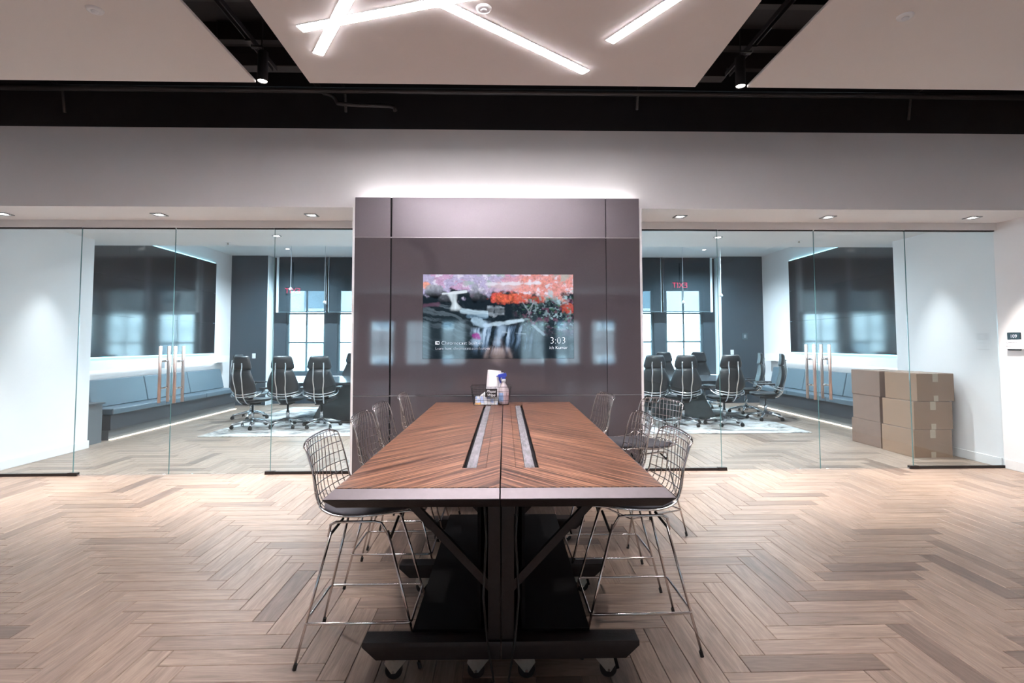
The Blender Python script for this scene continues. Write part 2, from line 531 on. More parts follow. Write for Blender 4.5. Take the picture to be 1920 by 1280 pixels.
# ---- bulkhead wall above the glass (white below, black above)
sbox('wall_bulkhead', 'white_paint', 'white bulkhead wall band above the glass walls', XL - .1, XR + .1, 5.34, GY + .10, 2.79, 3.595)
sbox('wall_upper', 'black_paint', 'black painted upper wall above the white bulkhead', XL - .6, XR + .6, 5.34, GY + .10, 3.595, 4.42)
# header strip over the glass
sbox('trim_2', 'soffit_paint', 'white header strip above the glass walls left of the grey panel', XL, -1.43, GY - .045, GY + .10, 2.712, 2.79)
sbox('trim_3', 'soffit_paint', 'white header strip above the glass walls right of the grey panel', 1.43, XR, GY - .045, GY + .10, 2.712, 2.79)
# ---- side walls
sbox('wall_left', 'white_paint', 'white side wall on the left', XL - .66, XL, RY, PY, -.1, 4.42)
sbox('wall_right', 'white_paint', 'white side wall on the right', XR, XR + .66, RY, PY, -.1, 4.42)


def baseboard(name, x0, x1, y0, y1, label):
    bm = bm_new(); box(bm, x0, x1, y0, y1, 0, .105); bevel(bm, .004)
    return struct(name, bm, 'soffit_paint', label)


baseboard('baseboard_left', XL - .002, XL + .014, GY + .02, PY + .015, 'white baseboard along the left corridor wall behind the glass')
baseboard('baseboard_right', XR - .014, XR + .002, GY + .02, PY + .015, 'white baseboard along the right corridor wall behind the glass')
baseboard('baseboard_front', XR - .014, XR + .002, RY, GY - .02, 'white baseboard on the right wall in front of the glass')
# ---- corridor ceiling, header, boardroom ceiling
sbox('ceiling_corridor', 'soffit_paint', 'low white ceiling just behind the glass walls', BL - .3, BR + .3, GY + .10, 8.0, 2.885, 3.02)
sbox('wall_header', 'soffit_paint', 'white drop between the low ceiling and the boardroom ceiling', BL - .3, BR + .3, 7.9, 8.0, 3.02, 3.62)
sbox('ceiling_boardroom', 'soffit_paint', 'white ceiling of the boardroom', BL - .3, BR + .3, 7.9, BY + .5, 3.50, 3.62)
sbox('wall_boardroom_left', 'white_paint', 'white boardroom wall carrying the left video wall', BL - .3, BL, PY, BY + .4, -.1, 3.62)
sbox('wall_boardroom_right', 'white_paint', 'white boardroom wall carrying the right video wall', BR, BR + .3, PY, BY + .4, -.1, 3.62)

# ---- back wall with windows
WINS = [-5.09, -3.87, -2.65, -1.43, .43, 1.65, 2.87, 4.09]
WW, WZ0, WZ1 = .94, .72, 2.76
WYB = BY + .33
sbox('wall_back_left', 'blue_grey_paint', 'blue grey painted wall at the left end of the boardroom windows', BL, -5.40, BY, BY + .5, -.1, 3.52)
sbox('wall_back_right', 'blue_grey_paint', 'blue grey painted wall at the right end of the boardroom windows', 5.34, BR, BY, BY + .5, -.1, 3.52)
sbox('trim_4', 'pale_trim_white', 'white reveal at the left side of the window bay', -5.41, -5.385, BY - .003, BY + .33, .0, 3.5)
sbox('trim_5', 'pale_trim_white', 'white reveal at the right side of the window bay', 5.325, 5.35, BY - .003, BY + .33, .0, 3.5)
bm = bm_new()
box(bm, -5.40, 5.34, WYB, WYB + .22, -.1, WZ0); box(bm, -5.40, 5.34, WYB, WYB + .22, WZ1, 3.52)
edges = [-5.40] + [e for w in WINS for e in (w, w + WW)] + [5.34]
for a in range(0, len(edges), 2): box(bm, edges[a], edges[a + 1], WYB, WYB + .22, WZ0, WZ1)
struct('wall_back', bm, 'blue_grey_paint', 'blue grey window wall at the far end of the boardroom')
bm = bm_new(); box(bm, -5.385, 5.325, BY + .16, WYB, .60, .66); bevel(bm, .006)
struct('trim_6', bm, 'pale_trim_white', 'pale sill running below the boardroom windows')


def window(n, x, y0, z0, z1, w, rows, label, sgn=1):
    bm = bm_new(); t = .055
    a, b = y0, y0 + .07
    box(bm, x, x + t, a, b, z0, z1); box(bm, x + w - t, x + w, a, b, z0, z1)
    box(bm, x + t, x + w - t, a, b, z0, z0 + t); box(bm, x + t, x + w - t, a, b, z1 - t, z1)
    fo = struct('window_%d' % n, bm, 'window_frame_paint', label)
    bm = bm_new(); box(bm, x + w / 2 - .017, x + w / 2 + .017, a + .01, b - .01, z0 + t, z1 - t)
    for r in rows: box(bm, x + t, x + w - t, a + .012, b - .012, r - .018, r + .018)
    obj('glazing_bars', bm, 'window_frame_paint', fo)
    zz = [z0 + t] + [q for r in rows for q in (r - .018, r + .018)] + [z1 - t]
    for (xa, xb) in ((x + t, x + w / 2 - .017), (x + w / 2 + .017, x + w - t)):
        for k in range(0, len(zz), 2):
            bm = bm_new(); box(bm, xa, xb, a + .03, a + .036, zz[k], zz[k + 1]); obj('pane', bm, 'window_glass', fo)


ORD = ['first', 'second', 'third', 'fourth', 'fifth', 'sixth', 'seventh', 'eighth']
for i, w in enumerate(WINS):
    window(i + 1, w, WYB + .03, WZ0, WZ1, WW, (1.455, 2.15), '%s boardroom window from the left, dark frame with six panes' % ORD[i])
portal((-3.0, WYB + .26, 1.74), 4.9, 2.1, (0, -1, 0))
portal((2.7, WYB + .26, 1.74), 4.9, 2.1, (0, -1, 0))

# ---- rear wall behind the camera, with windows
RW = [-5.2, -3.75, -2.3, .9, 2.35, 3.8]
edges = [XL] + [e for w in RW for e in (w, w + 1.0)] + [XR]
bm = bm_new()
box(bm, XL, XR, RY - .25, RY, -.1, .55); box(bm, XL, XR, RY - .25, RY, 2.35, 4.42)
for a in range(0, len(edges), 2): box(bm, edges[a], edges[a + 1], RY - .25, RY, .55, 2.35)
struct('wall_rear', bm, 'blue_grey_paint', 'dark rear wall with windows, seen only as a reflection in the glass')
for i, w in enumerate(RW):
    window(9 + i, w, RY - .2, .55, 2.35, 1.0, (1.45,), '%s rear window from the left end, behind the photographer' % ORD[i])
portal((-3.2, RY - .3, 1.45), 4.2, 1.9, (0, 1, 0))
portal((2.9, RY - .3, 1.45), 4.2, 1.9, (0, 1, 0))

# ---- ceiling clouds
CZ, CT, CYF = 3.40, .022, 4.0
for n, x0, x1, lab in (('ceiling_panel', -5.60, -1.835, 'large off-white hung ceiling panel left of the light strips'),
                       ('ceiling_panel', -1.43, 1.53, 'off-white hung ceiling panel carrying the crossing light strips'),
                       ('ceiling_panel', 1.935, 5.70, 'large off-white hung ceiling panel right of the light strips')):
    bm = bm_new(); box(bm, x0, x1, RY + .3, CYF, CZ, CZ + CT); bevel(bm, .003, 1)
    tag(obj(n, bm, 'cloud_paint'), lab, 'ceiling panel')

# ---- grey panel wall with television
bm = bm_new(); box(bm, -1.424, 1.428, 5.216, GY + .10, 0, 2.84)
struct('wall_center', bm, 'white_paint', 'white pier behind the grey glass panels between the two glass walls')
pw = thing('panel_wall', 'dark mauve-grey glass panel wall in the middle, behind the wooden table', 'panel wall', (0, 5.2, 0))
xs = [(-1.398, -1.052), (-1.036, 1.062), (1.068, 1.400)]
zs = [(.01, .912), (.924, 2.456), (2.466, 2.855)]
for ci, (x0, x1) in enumerate(xs):
    for ri, (z0, z1) in enumerate(zs):
        bm = bm_new()
        if ci == 1 and ri == 1:      # hole for the screen
            sx0, sx1, sz0, sz1 = -.733, .741, 1.273, 2.098
            for a in ((x0, sx0, z0, z1), (sx1, x1, z0, z1), (sx0, sx1, z0, sz0), (sx0, sx1, sz1, z1)):
                box(bm, a[0], a[1], 0, .014, a[2], a[3])
            bmesh.ops.remove_doubles(bm, verts=bm.verts, dist=1e-5)
        else:
            box(bm, x0, x1, 0, .014, z0, z1); bevel(bm, .002, 1)
        obj('panel', bm, 'panel_satin' if ri == 2 else 'panel_glass', pw)
bm = bm_new(); box(bm, -1.40, 1.402, .0145, .0155, 0, 2.855); obj('panel_backing', bm, 'black_board', pw)
bm = bm_new()
for z in (.918, 2.461): box(bm, -1.398, 1.4, .003, .0144, z - .005, z + .005)
obj('seam_strip', bm, 'panel_seam', pw)

part_box('light_strip', mat('led_panel', (1, 1, 1), .5, emit=(1, .96, .97), es=LIGHTS['panel'], noise=.01), pw, -1.37, 1.37, .030, .046, 2.8405, 2.8465)
# television picture
import numpy as np
NX, NYP = 264, 148


def vnoise(u, v, seed, oct=4):
    rs = np.random.RandomState(seed); out = np.zeros_like(u); amp = 1.0; tot = 0
    for o in range(oct):
        g = rs.rand(64, 64); f = 2 ** o
        x = (u * f) % 63; y = (v * f) % 63
        x0 = x.astype(int); y0 = y.astype(int); fx = x - x0; fy = y - y0
        fx = fx * fx * (3 - 2 * fx); fy = fy * fy * (3 - 2 * fy)
        out += amp * ((g[y0, x0] * (1 - fx) + g[y0, (x0 + 1) % 64] * fx) * (1 - fy) + (g[(y0 + 1) % 64, x0] * (1 - fx) + g[(y0 + 1) % 64, (x0 + 1) % 64] * fx) * fy)
        tot += amp; amp *= .55
    return out / tot


def sstep(a, b, x):
    t = np.clip((x - a) / (b - a), 0, 1); return t * t * (3 - 2 * t)


uu, vv = np.meshgrid((np.arange(NX) + .5) / NX, (np.arange(NYP) + .5) / NYP)
wob = (vnoise(uu * 15, vv * 9, 77) - .5) * 2.6; wob2 = (vnoise(uu * 14 + 5, vv * 8 + 3, 78) - .5) * 2.2
n1 = vnoise(uu * 9, vv * 6, 1); n2 = vnoise(uu * 26, vv * 16, 2); n3 = vnoise(uu * 60, vv * 34, 3, 2); n4 = vnoise(uu * 5, vv * 3, 5)
n5 = vnoise(uu * 62 + 3, vv * 38, 8, 3); n6 = vnoise(uu * 34 + 8, vv * 22, 9, 3)
pic = np.zeros((NYP, NX, 3))


def C(*c): return np.array(c, float)


def lay(mask, col):
    global pic
    if np.ndim(mask) == 2: mask = mask[..., None]
    pic = pic * (1 - mask) + mask * col


def blob(cu, cv, ru, rv, soft=.5, rough=1.2):
    return sstep(1 + soft * .5, 1 - soft, ((uu - cu) / ru) ** 2 + ((vv - cv) / rv) ** 2 + rough * (n6 - .5) * 2)


def line(a, b, w):
    t = np.clip(((uu - a[0]) * (b[0] - a[0]) + (vv - a[1]) * (b[1] - a[1])) / ((b[0] - a[0]) ** 2 + (b[1] - a[1]) ** 2), 0, 1)
    return np.hypot((uu - a[0] - t * (b[0] - a[0])) * 1.78, vv - a[1] - t * (b[1] - a[1])) / w


pic[:] = C(.006, .013, .020)
lay(sstep(.48, .75, n2 * .5 + n3 * .5) * .6, C(.025, .042, .055))
# big striated rock on the left
edge = .20 + .20 * sstep(.38, .72, vv) + .05 * wob
bigrock = sstep(.03, -.03, uu - edge) * sstep(.34, .40, vv + .06 * wob2)
streak = vnoise((uu + vv * .8) * 5, (vv - uu * .55 + .03 * wob) * 44, 11, 4)
lay(bigrock * .8, C(.008, .016, .022))
lay(bigrock * sstep(.47, .72, streak) * (.25 + .75 * sstep(.75, .42, vv)) * .9, C(.085, .115, .14))
lay(sstep(1, .3, line((0, .37), (.10, .36), .035) + .6 * wob) * .7, C(.12, .06, .10))
# foliage above
lim = .22 + .02 * np.sin(uu * 30) + .10 * wob + .06 * sstep(.45, .62, uu) * (n1 > .0)
top = sstep(.03, -.03, vv - lim)
pink = C(.52, .33, .52); lil = C(.42, .38, .58); org = C(.72, .27, .22); rose = C(.66, .36, .42); pale = C(.78, .76, .88); grn = C(.30, .42, .40)
hue = n4 * .5 + n1 * .5
fol = np.where(hue[..., None] > .52, pink, lil) * (.55 + .9 * n5[..., None])
t_ = sstep(.42, .72, uu + .35 * (n1 - .5))[..., None]
fol = fol * (1 - t_) + t_ * (org * (1 - .5 * n6[..., None]) + rose * .5 * n6[..., None]) * (.45 + 1.05 * n5[..., None])
lay(top, fol)
lay(top * sstep(.56, .72, n6) * .75, pale * (.7 + .5 * n5[..., None]))
lay(top * sstep(.60, .72, n5) * .45, C(.13, .12, .20))
lay(top * sstep(.62, .74, vnoise(uu * 16 + 9, vv * 10, 21)) * .7, grn)
lay(blob(.02, .13, .03, .05) * .8, C(.80, .30, .16) * (.5 + n5[..., None]))
lay(blob(.55, .13, .10, .05, .8) * .5, C(.62, .50, .52))
# pale ledge across the middle of the foliage
lay(sstep(1, .2, line((.42, .115), (.78, .105), .022) + 1.0 * wob) * .75, C(.70, .70, .80))
# grey boulders
for (cu, cv, ru, rv, a) in ((.075, .20, .065, .085, .9), (.155, .29, .05, .06, .5), (.345, .23, .035, .12, .75), (.39, .25, .03, .10, .4)):
    lay(blob(cu, cv, ru, rv, .4, .5) * a, C(.25, .27, .32) * (.25 + 1.2 * n3[..., None]) * (1.25 - 1.3 * sstep(cv - rv, cv + rv, vv))[..., None])
# orange bushes
for (cu, cv, ru, rv, k) in ((.57, .285, .12, .075, 1), (.965, .40, .055, .065, .8), (.76, .30, .05, .045, .7), (.66, .26, .06, .05, .8)):
    lay(blob(cu, cv, ru, rv, .5, 1.1) * k, (C(.72, .17, .06) * n6[..., None] + C(.55, .06, .08) * (1 - n6[..., None])) * (.15 + 1.5 * n5[..., None]))
# undergrowth on the right
reg = sstep(.58, .70, uu) * sstep(.22, .30, vv) * sstep(.78, .5, vv)
lay(reg * sstep(.50, .70, n5) * .6, C(.06, .10, .10)); lay(reg * sstep(.56, .74, n6) * .6, C(.20, .08, .14)); lay(reg * sstep(.60, .74, vnoise(uu * 50, vv * 30, 31, 2)) * .7, C(.22, .32, .36))
lay(reg * sstep(.62, .78, vnoise(uu * 40 + 3, vv * 24, 33, 2)) * .6, C(.05, .14, .07))
for (cu, cv, ru, rv) in ((.87, .49, .04, .05), (.93, .31, .035, .06), (.835, .22, .03, .05)): lay(blob(cu, cv, ru, rv, .9, 2.0) * sstep(.4, .62, n5) * .8, C(.36, .52, .60))
lay(sstep(.9, 1., uu) * sstep(.55, .62, vv) * sstep(.8, .7, vv) * .3, C(.10, .06, .12))
# stone blocks and driftwood
for (cu, cv, ru, rv) in ((.445, .43, .022, .055), (.512, .435, .036, .06)):
    d = np.maximum(abs(uu - cu + .06 * (vv - cv)) / ru, abs(vv - cv) / rv) + .5 * wob
    lay(sstep(1.05, .85, d) * .85, C(.24, .29, .34) * (.15 + 1.1 * n3[..., None]) * np.where(abs(vv - cv)[..., None] < rv * .45, .55, 1.15))
for a, b, w in (((.735, .31), (.705, .48), .010), ((.66, .33), (.70, .44), .010), ((.70, .42), (.735, .34), .008), ((.745, .38), (.75, .47), .006)): lay(sstep(1, .3, line(a, b, w) + .3 * wob) * .5, C(.33, .38, .44))
# upper fall and pool
cen = .19 + .03 * sstep(.22, .40, vv); wid = .030 - .010 * sstep(.22, .34, vv) + .016 * sstep(.34, .42, vv)
fall = sstep(1.3, .5, abs(uu - cen + .008 * wob) / wid) * sstep(.215, .24, vv) * sstep(.45, .40, vv)
lay(fall * (.45 + .55 * vnoise(uu * 80, vv * 5, 41, 2)), C(.72, .84, .92))
lay(sstep(1, .2, line((.13, .232), (.285, .205), .018) + .6 * wob) * .85, C(.72, .80, .88))
pool = sstep(1, .4, line((.26, .435), (.42, .475), .040) + .5 * wob) * (uu < .43)
lay(pool * .9, C(.50, .68, .82) * (.45 + .75 * vnoise(uu * 9, vv * 60 - uu * 12, 43, 3)[..., None]))
lay(sstep(1, .3, line((.30, .50), (.42, .50), .03) + .6 * wob) * .5, C(.16, .28, .40))
# lower falls
sh = sstep(1, .2, line((.41, .615), (.66, .545), .026) + 1.0 * wob); lay(sh * (.35 + .6 * n2), C(.55, .72, .86))
lay(sstep(1, .2, line((.34, .54), (.41, .64), .045) + 1.4 * wob) * (.2 + .7 * n2), C(.42, .60, .76))
stre = vnoise(uu * 44 + 4 * vv + .35 * wob, vv * 2.6, 47, 4)
env = sstep(.60, .68, vv + .12 * (uu - .45) + .03 * wob) * sstep(1.0, .70, vv) * sstep(.31, .37, uu + .04 * wob) * sstep(.78, .55, uu - .10 * (vv - .6) + .06 * wob)
lay(env * sstep(.36, .74, stre) * .8, C(.22, .38, .62))
lay(env * sstep(.50, .82, stre) * .85 * sstep(.95, .70, vv), C(.62, .76, .90))
core = sstep(1, .1, line((.42, .64), (.36, .80), .085) + .5 * wob) + sstep(1, .1, line((.52, .64), (.50, .80), .07) + .5 * wob)
lay(np.clip(core, 0, 1) * .55, C(.46, .64, .86))
lay(sstep(1, .3, line((.73, .61), (.80, .72), .022) + 1.2 * wob) * .45, C(.42, .56, .68))
lay(sstep(1, .3, line((.53, .69), (.68, .71), .012) + .9 * wob) * .35, C(.5, .64, .78))
lay(blob(.352, .735, .03, .045, .6, .9) * .85, C(.30, .03, .25) * (.5 + n5[..., None]))
lay(sstep(.86, 1.0, vv) * .55, C(.004, .007, .013))

tv = thing('television', 'large flush television showing a waterfall with autumn trees, set in the grey panel wall', 'television', (.004, 5.2, 0))
gx = np.linspace(-.735, .735, NX + 1); gz = np.linspace(2.096, 1.275, NYP + 1)
verts = [(x, .001, z) for z in gz for x in gx]
faces = [(r * (NX + 1) + c, (r + 1) * (NX + 1) + c, (r + 1) * (NX + 1) + c + 1, r * (NX + 1) + c + 1) for r in range(NYP) for c in range(NX)]
me = bpy.data.meshes.new('screen'); me.from_pydata(verts, [], faces)
ca = me.color_attributes.new('Col', 'FLOAT_COLOR', 'CORNER')
cc = np.ones((NYP * NX, 4, 4), 'f'); cc[:, :, :3] = np.clip(pic, 0, 1).reshape(-1, 1, 3)
ca.data.foreach_set('color', cc.ravel()); me.materials.append(MATS['screen_picture']); me.update()
obj('screen', me, None, tv)
part_box('casing', 'black_board', tv, -.735, .735, .002, .013, 1.275, 2.096)
RX = (PI / 2, 0, 0)
text('clock_text', '3:03', .093, 'screen_text', tv, (.50, -.0012, 1.418), RX, 0, thin=.026)
text('user_text', 'ith Kumar', .044, 'screen_text', tv, (.495, -.0012, 1.365), RX, 0, thin=.018)
text('cast_text', 'Chromecast built-in', .050, 'screen_text', tv, (-.555, -.0012, 1.410), RX, 0, thin=.026)
text('cast_address', 'Learn how: chromecast.com/built-in', .036, 'screen_text', tv, (-.612, -.0012, 1.362), RX, 0, thin=.026)
bm = bm_new()
for a in ((-.612, -.574, 1.412, 1.416), (-.612, -.574, 1.438, 1.442), (-.612, -.608, 1.412, 1.442), (-.578, -.574, 1.412, 1.442)):
    box(bm, a[0], a[1], -.0012, -.0008, a[2], a[3])
for r in (.008, .016, .024):
    tube(bm, [(-.612 + r * math.cos(t), -.001, 1.412 + r * math.sin(t)) for t in np.linspace(0, PI / 2, 6)], .0016, 4)
obj('cast_icon', bm, 'screen_text', tv)

# ---- glass partitions
GT = .006


def pane(bm, x0, x1, z0=.012, z1=2.70): box(bm, x0 + .003, x1 - .003, GY - GT, GY + GT, z0, z1)


FIX = [(-5.64, -4.60, 15, 'fixed glass panel next to the left wall'), (-2.493, -1.43, 16, 'fixed glass panel left of the grey panel wall'),
       (1.43, 2.50, 17, 'fixed glass panel right of the grey panel wall'), (4.68, 5.735, 18, 'fixed glass panel next to the right wall')]
for x0, x1, n, lab in FIX:
    bm = bm_new(); pane(bm, x0, x1, .03)
    g = struct('window_%d' % n, bm, 'partition_glass', 'clear floor-to-ceiling ' + lab)
    part_box('bottom_rail', 'dark_bronze', g, x0, x1, GY - .014, GY + .014, 0, .03)
    e = x1 if abs(x1) > 4 and x0 < 0 or abs(x1) < 2.6 and x0 > 0 else x0
    e = {15: -4.60, 16: -2.493, 17: 2.50, 18: 4.68}[n]
    part_box('patch_fitting', 'dark_bronze', g, e - .05, e + .05, GY - .022, GY + .022, 0, .036, bev=.003)
    part_box('top_rail', 'dark_bronze', g, x0, x1, GY - .016, GY + .016, 2.698, 2.716)
    s = -1 if n in (16, 18) else 1
    bm = bm_new(); box(bm, e - .004 if n in (15, 17) else e + .001, e - .001 if n in (15, 17) else e + .004, GY - .006, GY + .006, .036, 2.7)
    obj('glass_edge', bm, mat('glass_edge_green', (.10, .20, .20), .2, noise=.1) if 'glass_edge_green' not in MATS else 'glass_edge_green', g)
DOORS = [(-4.60, -3.58, 1, -3.665, 'glass door with steel pull nearest the left wall'), (-3.58, -2.493, 2, -3.505, 'glass door with steel pull, right leaf of the left pair'),
         (2.50, 3.62, 3, 3.54, 'glass door with steel pull, left leaf of the right pair'), (3.62, 4.68, 4, 3.715, 'glass door with steel pull nearest the right wall')]
for x0, x1, n, hx, lab in DOORS:
    bm = bm_new(); pane(bm, x0, x1)
    g = struct('door_%d' % n, bm, 'partition_glass', 'frameless ' + lab)
    part_box('top_rail', 'dark_bronze', g, x0 + .01, x1 - .01, GY - .010, GY + .010, 2.699, 2.714)
    part_box('pivot', 'brushed_steel', g, (x0 if n in (1, 3) else x1 - .06) + .0, (x0 + .06 if n in (1, 3) else x1), GY - .012, GY + .012, 0, .012)
    e = x1 if n in (1, 3) else x0
    if n in (1, 3):
        bm = bm_new(); box(bm, e - .004, e - .0005, GY - .006, GY + .006, .012, 2.699); obj('glass_edge', bm, 'glass_edge_green', g)
    for s in (-1, 1):
        bm = bm_new(); tube(bm, [(hx, GY + s * .075, .785), (hx, GY + s * .075, 1.40)], .0165, 12)
        h = obj('pull_handle', bm, 'brushed_steel', g, True)
        bm = bm_new()
        for z in (.945, 1.235): tube(bm, [(hx, GY + s * .006, z), (hx, GY + s * .070, z)], .011, 10)
        obj('standoff', bm, 'chrome', h, True)

# ================================================================== LIGHTS AND CEILING FITTINGS
bm = bm_new()


def strip(label, x0, y0, x1, y1, w=.066):
    d = Vector((x1 - x0, y1 - y0, 0)); L = d.length; a = math.atan2(d.y, d.x)
    t = thing('light_strip', label, 'ceiling light', (x0, y0, CZ), a, 'crossing light strips in the middle ceiling panel')
    b = bm_new(); box(b, 0, L, -w / 2, w / 2, -.008, -.0005); obj('diffuser', b, 'led_strip', t)
    b = bm_new()
    box(b, -.004, L + .004, -w / 2 - .004, -w / 2, -.0055, -.0005); box(b, -.004, L + .004, w / 2, w / 2 + .004, -.0055, -.0005)
    box(b, -.004, 0, -w / 2, w / 2, -.0055, -.0005); box(b, L, L + .004, -w / 2, w / 2, -.0055, -.0005)
    obj('trim', b, 'white_plastic', t)


strip('light strip whose tip points at the left track spotlight, lower of the two left tips', -1.225, 3.575, -.10, 1.75)
strip('light strip crossing two others near the left, its tip the outermost left', -1.240, 3.285, .62, 2.70)
strip('longest light strip, running from the middle towards the black band', .640, 3.780, -1.05, 2.44)
strip('lone light strip standing apart on the right, touching no other', .735, 3.385, 1.40, 2.35)
strip('added unseen light strip above the photographer, crossing the middle panel', -1.25, 1.55, 1.2, .95)  # made-up strip out of view, added for more room light
strip('second added unseen light strip above the photographer, crossing the first', -.9, .85, 1.0, 1.75)  # another made-up strip, added to brighten the photographer

# soffit downlights (square trims)
DLX = [(-5.18, 'downlight in the white soffit above the leftmost fixed glass'), (-3.575, 'downlight in the white soffit above the left glass doors'),
       (-1.98, 'downlight in the white soffit just left of the grey panel wall'), (1.97, 'downlight in the white soffit just right of the grey panel wall'),
       (3.60, 'downlight in the white soffit above the right glass doors'), (5.21, 'downlight in the white soffit nearest the right wall')]


def downlight(x, y, z, label, group, e, ang=66, square=True, col=(1, .93, .87), aim=(0, 0, -1)):
    t = thing('downlight', label, 'downlight', (x, y, z), 0, group)
    b = bm_new()
    if square:
        for a in ((-.062, .062, -.062, -.044), (-.062, .062, .044, .062), (-.062, -.044, -.044, .044), (.044, .062, -.044, .044)): box(b, a[0], a[1], a[2], a[3], -.008, .0)
    else:
        lathe(b, [(.046, -.006), (.06, -.006), (.062, 0), (.046, 0), (.046, -.006)], 20, capb=False, capt=False)
    obj('trim_ring', b, 'grey_plastic', t)
    b = bm_new(); lathe(b, [(.036, -.004), (.036, -.0005)], 16); obj('lens', b, 'led_lens', t)
    l = spot('downlight_beam', (x, y, z - .02), e, ang, .9, col, .04, aim)
    return t


for x, lab in DLX: downlight(x, 5.665, 2.79, lab, 'square downlights in the soffit', LIGHTS['down'], aim=(0, -.12, -1))
# corridor & boardroom downlights
for x, y, e, lab in ((-5.22, 6.75, 1, 'round downlight in the corridor ceiling washing the left wall'), (5.32, 6.75, 1, 'round downlight in the corridor ceiling washing the right wall'),
                  (-3.0, 7.25, 4, 'round downlight in the corridor ceiling behind the left glass doors'), (3.05, 7.25, 4, 'round downlight in the corridor ceiling behind the right glass doors')):
    downlight(x, y, 2.885, lab, 'round downlights in the corridor ceiling', LIGHTS['corridor'] * e, 58 if e == 1 else 125, False, aim=(0, 0, -1), col=(.90, .96, 1))
for x, y in ((-4.6, 9.4), (-1.6, 9.4), (1.6, 9.4), (4.6, 9.4), (-4.6, 11.7), (-1.6, 11.7), (1.6, 11.7), (4.6, 11.7)):
    downlight(x, y, 3.50, '%s round downlight in the %s row of the boardroom ceiling' % ({-4.6: 'first', -1.6: 'second', 1.6: 'third', 4.6: 'fourth'}[x], 'near' if y < 10 else 'far'),
              'round downlights in the boardroom ceiling', LIGHTS['board'], 150, False, (.74, .90, 1))
# ceiling covers
for x, y, lab in ((-.083, 3.06, 'round white detector between the light strips'), (-2.385, 3.125, 'round white detector on the left ceiling panel'), (2.475, 3.08, 'round white detector on the right ceiling panel')):
    t = thing('smoke_detector', lab, 'detector', (x, y, CZ), 0, 'round detectors on the ceiling panels')
    b = bm_new(); lathe(b, [(.030, -.012), (.042, -.010), (.047, 0)], 24, capt=False); obj('cover', b, 'white_plastic', t, True)
    b = bm_new(); lathe(b, [(.017, -.020), (.020, -.012)], 16); obj('sensor', b, 'sign_white', t, True)
for x, y, lab in ((-3.90, 7.75, 'sprinkler head in the corridor ceiling behind the left doors'), (4.33, 7.5, 'sprinkler head in the corridor ceiling behind the right doors')):
    t = thing('sprinkler', lab, 'sprinkler', (x, y, 2.885), 0, 'sprinkler heads')
    b = bm_new(); lathe(b, [(.035, -.004), (.037, 0)], 16); obj('escutcheon', b, 'white_plastic', t)
    b = bm_new(); lathe(b, [(.012, -.03), (.009, -.004)], 10); obj('head', b, 'zinc', t)

# track rails with spots
for x, lab in ((-1.885, 'left'), (1.985, 'right')):
    tr = thing('track_rail', 'black track rail in the dark gap %s of the middle ceiling panel' % lab, 'track rail', (x, 0, 3.72), 0, 'track rails')
    b = bm_new()
    for s in (-.022, .014): box(b, s, s + .008, -8.6, 4.45, 0, .03)
    box(b, -.022, .022, -8.6, 4.45, .03, .036)
    obj('rail', b, 'black_pipe_paint', tr)
    for yy in (-8.2, -6.4, -4.4, -2.5, -.6, 1.3, 3.2, 4.2):
        b = bm_new(); tube(b, [(0, yy, .03), (0, yy, .58)], .006, 6); obj('hanger_rod', b, 'black_pipe_paint', tr)
    for yy, w in ((4.02, ' nearest the black wall band'), (1.2, ' over the table, added to light the photographer'), (-1.6, ' behind the photographer'), (-5.0, ' halfway to the rear windows, added bounce light'), (-8.0, ' nearest the rear windows, added bounce light')):  # two rearmost heads per rail are unseen additions for rear ceiling bounce
        sp = thing('track_spotlight', 'black cylinder spotlight on the %s track rail%s' % (lab, w), 'spotlight', (x + (.09 if lab == 'left' else -.09), yy, 3.42), 0, 'track spotlights')
        b = bm_new(); lathe(b, [(.036, 0), (.038, .004), (.038, .23), (.030, .236)], 24, capb=False); obj('housing', b, 'black_pipe_paint', sp, True)
        b = bm_new(); lathe(b, [(.033, .004), (.033, .008)], 20); obj('lens', b, 'led_lens', sp)
        b = bm_new(); sx = -.09 if lab == 'left' else .09
        tube(b, [(0, 0, .236), (0, 0, .275), (sx, 0, .275), (sx, 0, .305)], .008, 6); box(b, sx - .02, sx + .02, -.06, .06, .285, .302)
        obj('adapter', b, 'black_pipe_paint', sp)
        if yy == 1.2:                                            # added unseen heads, swivelled to brighten the photographer's reflection
            sp.location.z = 3.30; q_ = Vector((-sp.location.x, -1.65, -1.95)); sp.rotation_euler = q_.to_track_quat('-Z', 'Y').to_euler()
            spot('track_beam', sp.location + q_.normalized() * .02, LIGHTS['swivel'], 34, .7, (1, .92, .88), .03, q_)
        else:
            spot('track_beam', (sp.location.x, yy, 3.41), LIGHTS['track'], 80, .7, (1, .9, .85), .03)
# pipes on the black wall
def pipe(pts, r, lab, nm='conduit_pipe'):
    b = bm_new(); tube(b, pts, r, 10); return tag(obj(nm, b, 'black_pipe_paint', None, True), lab, 'pipe')


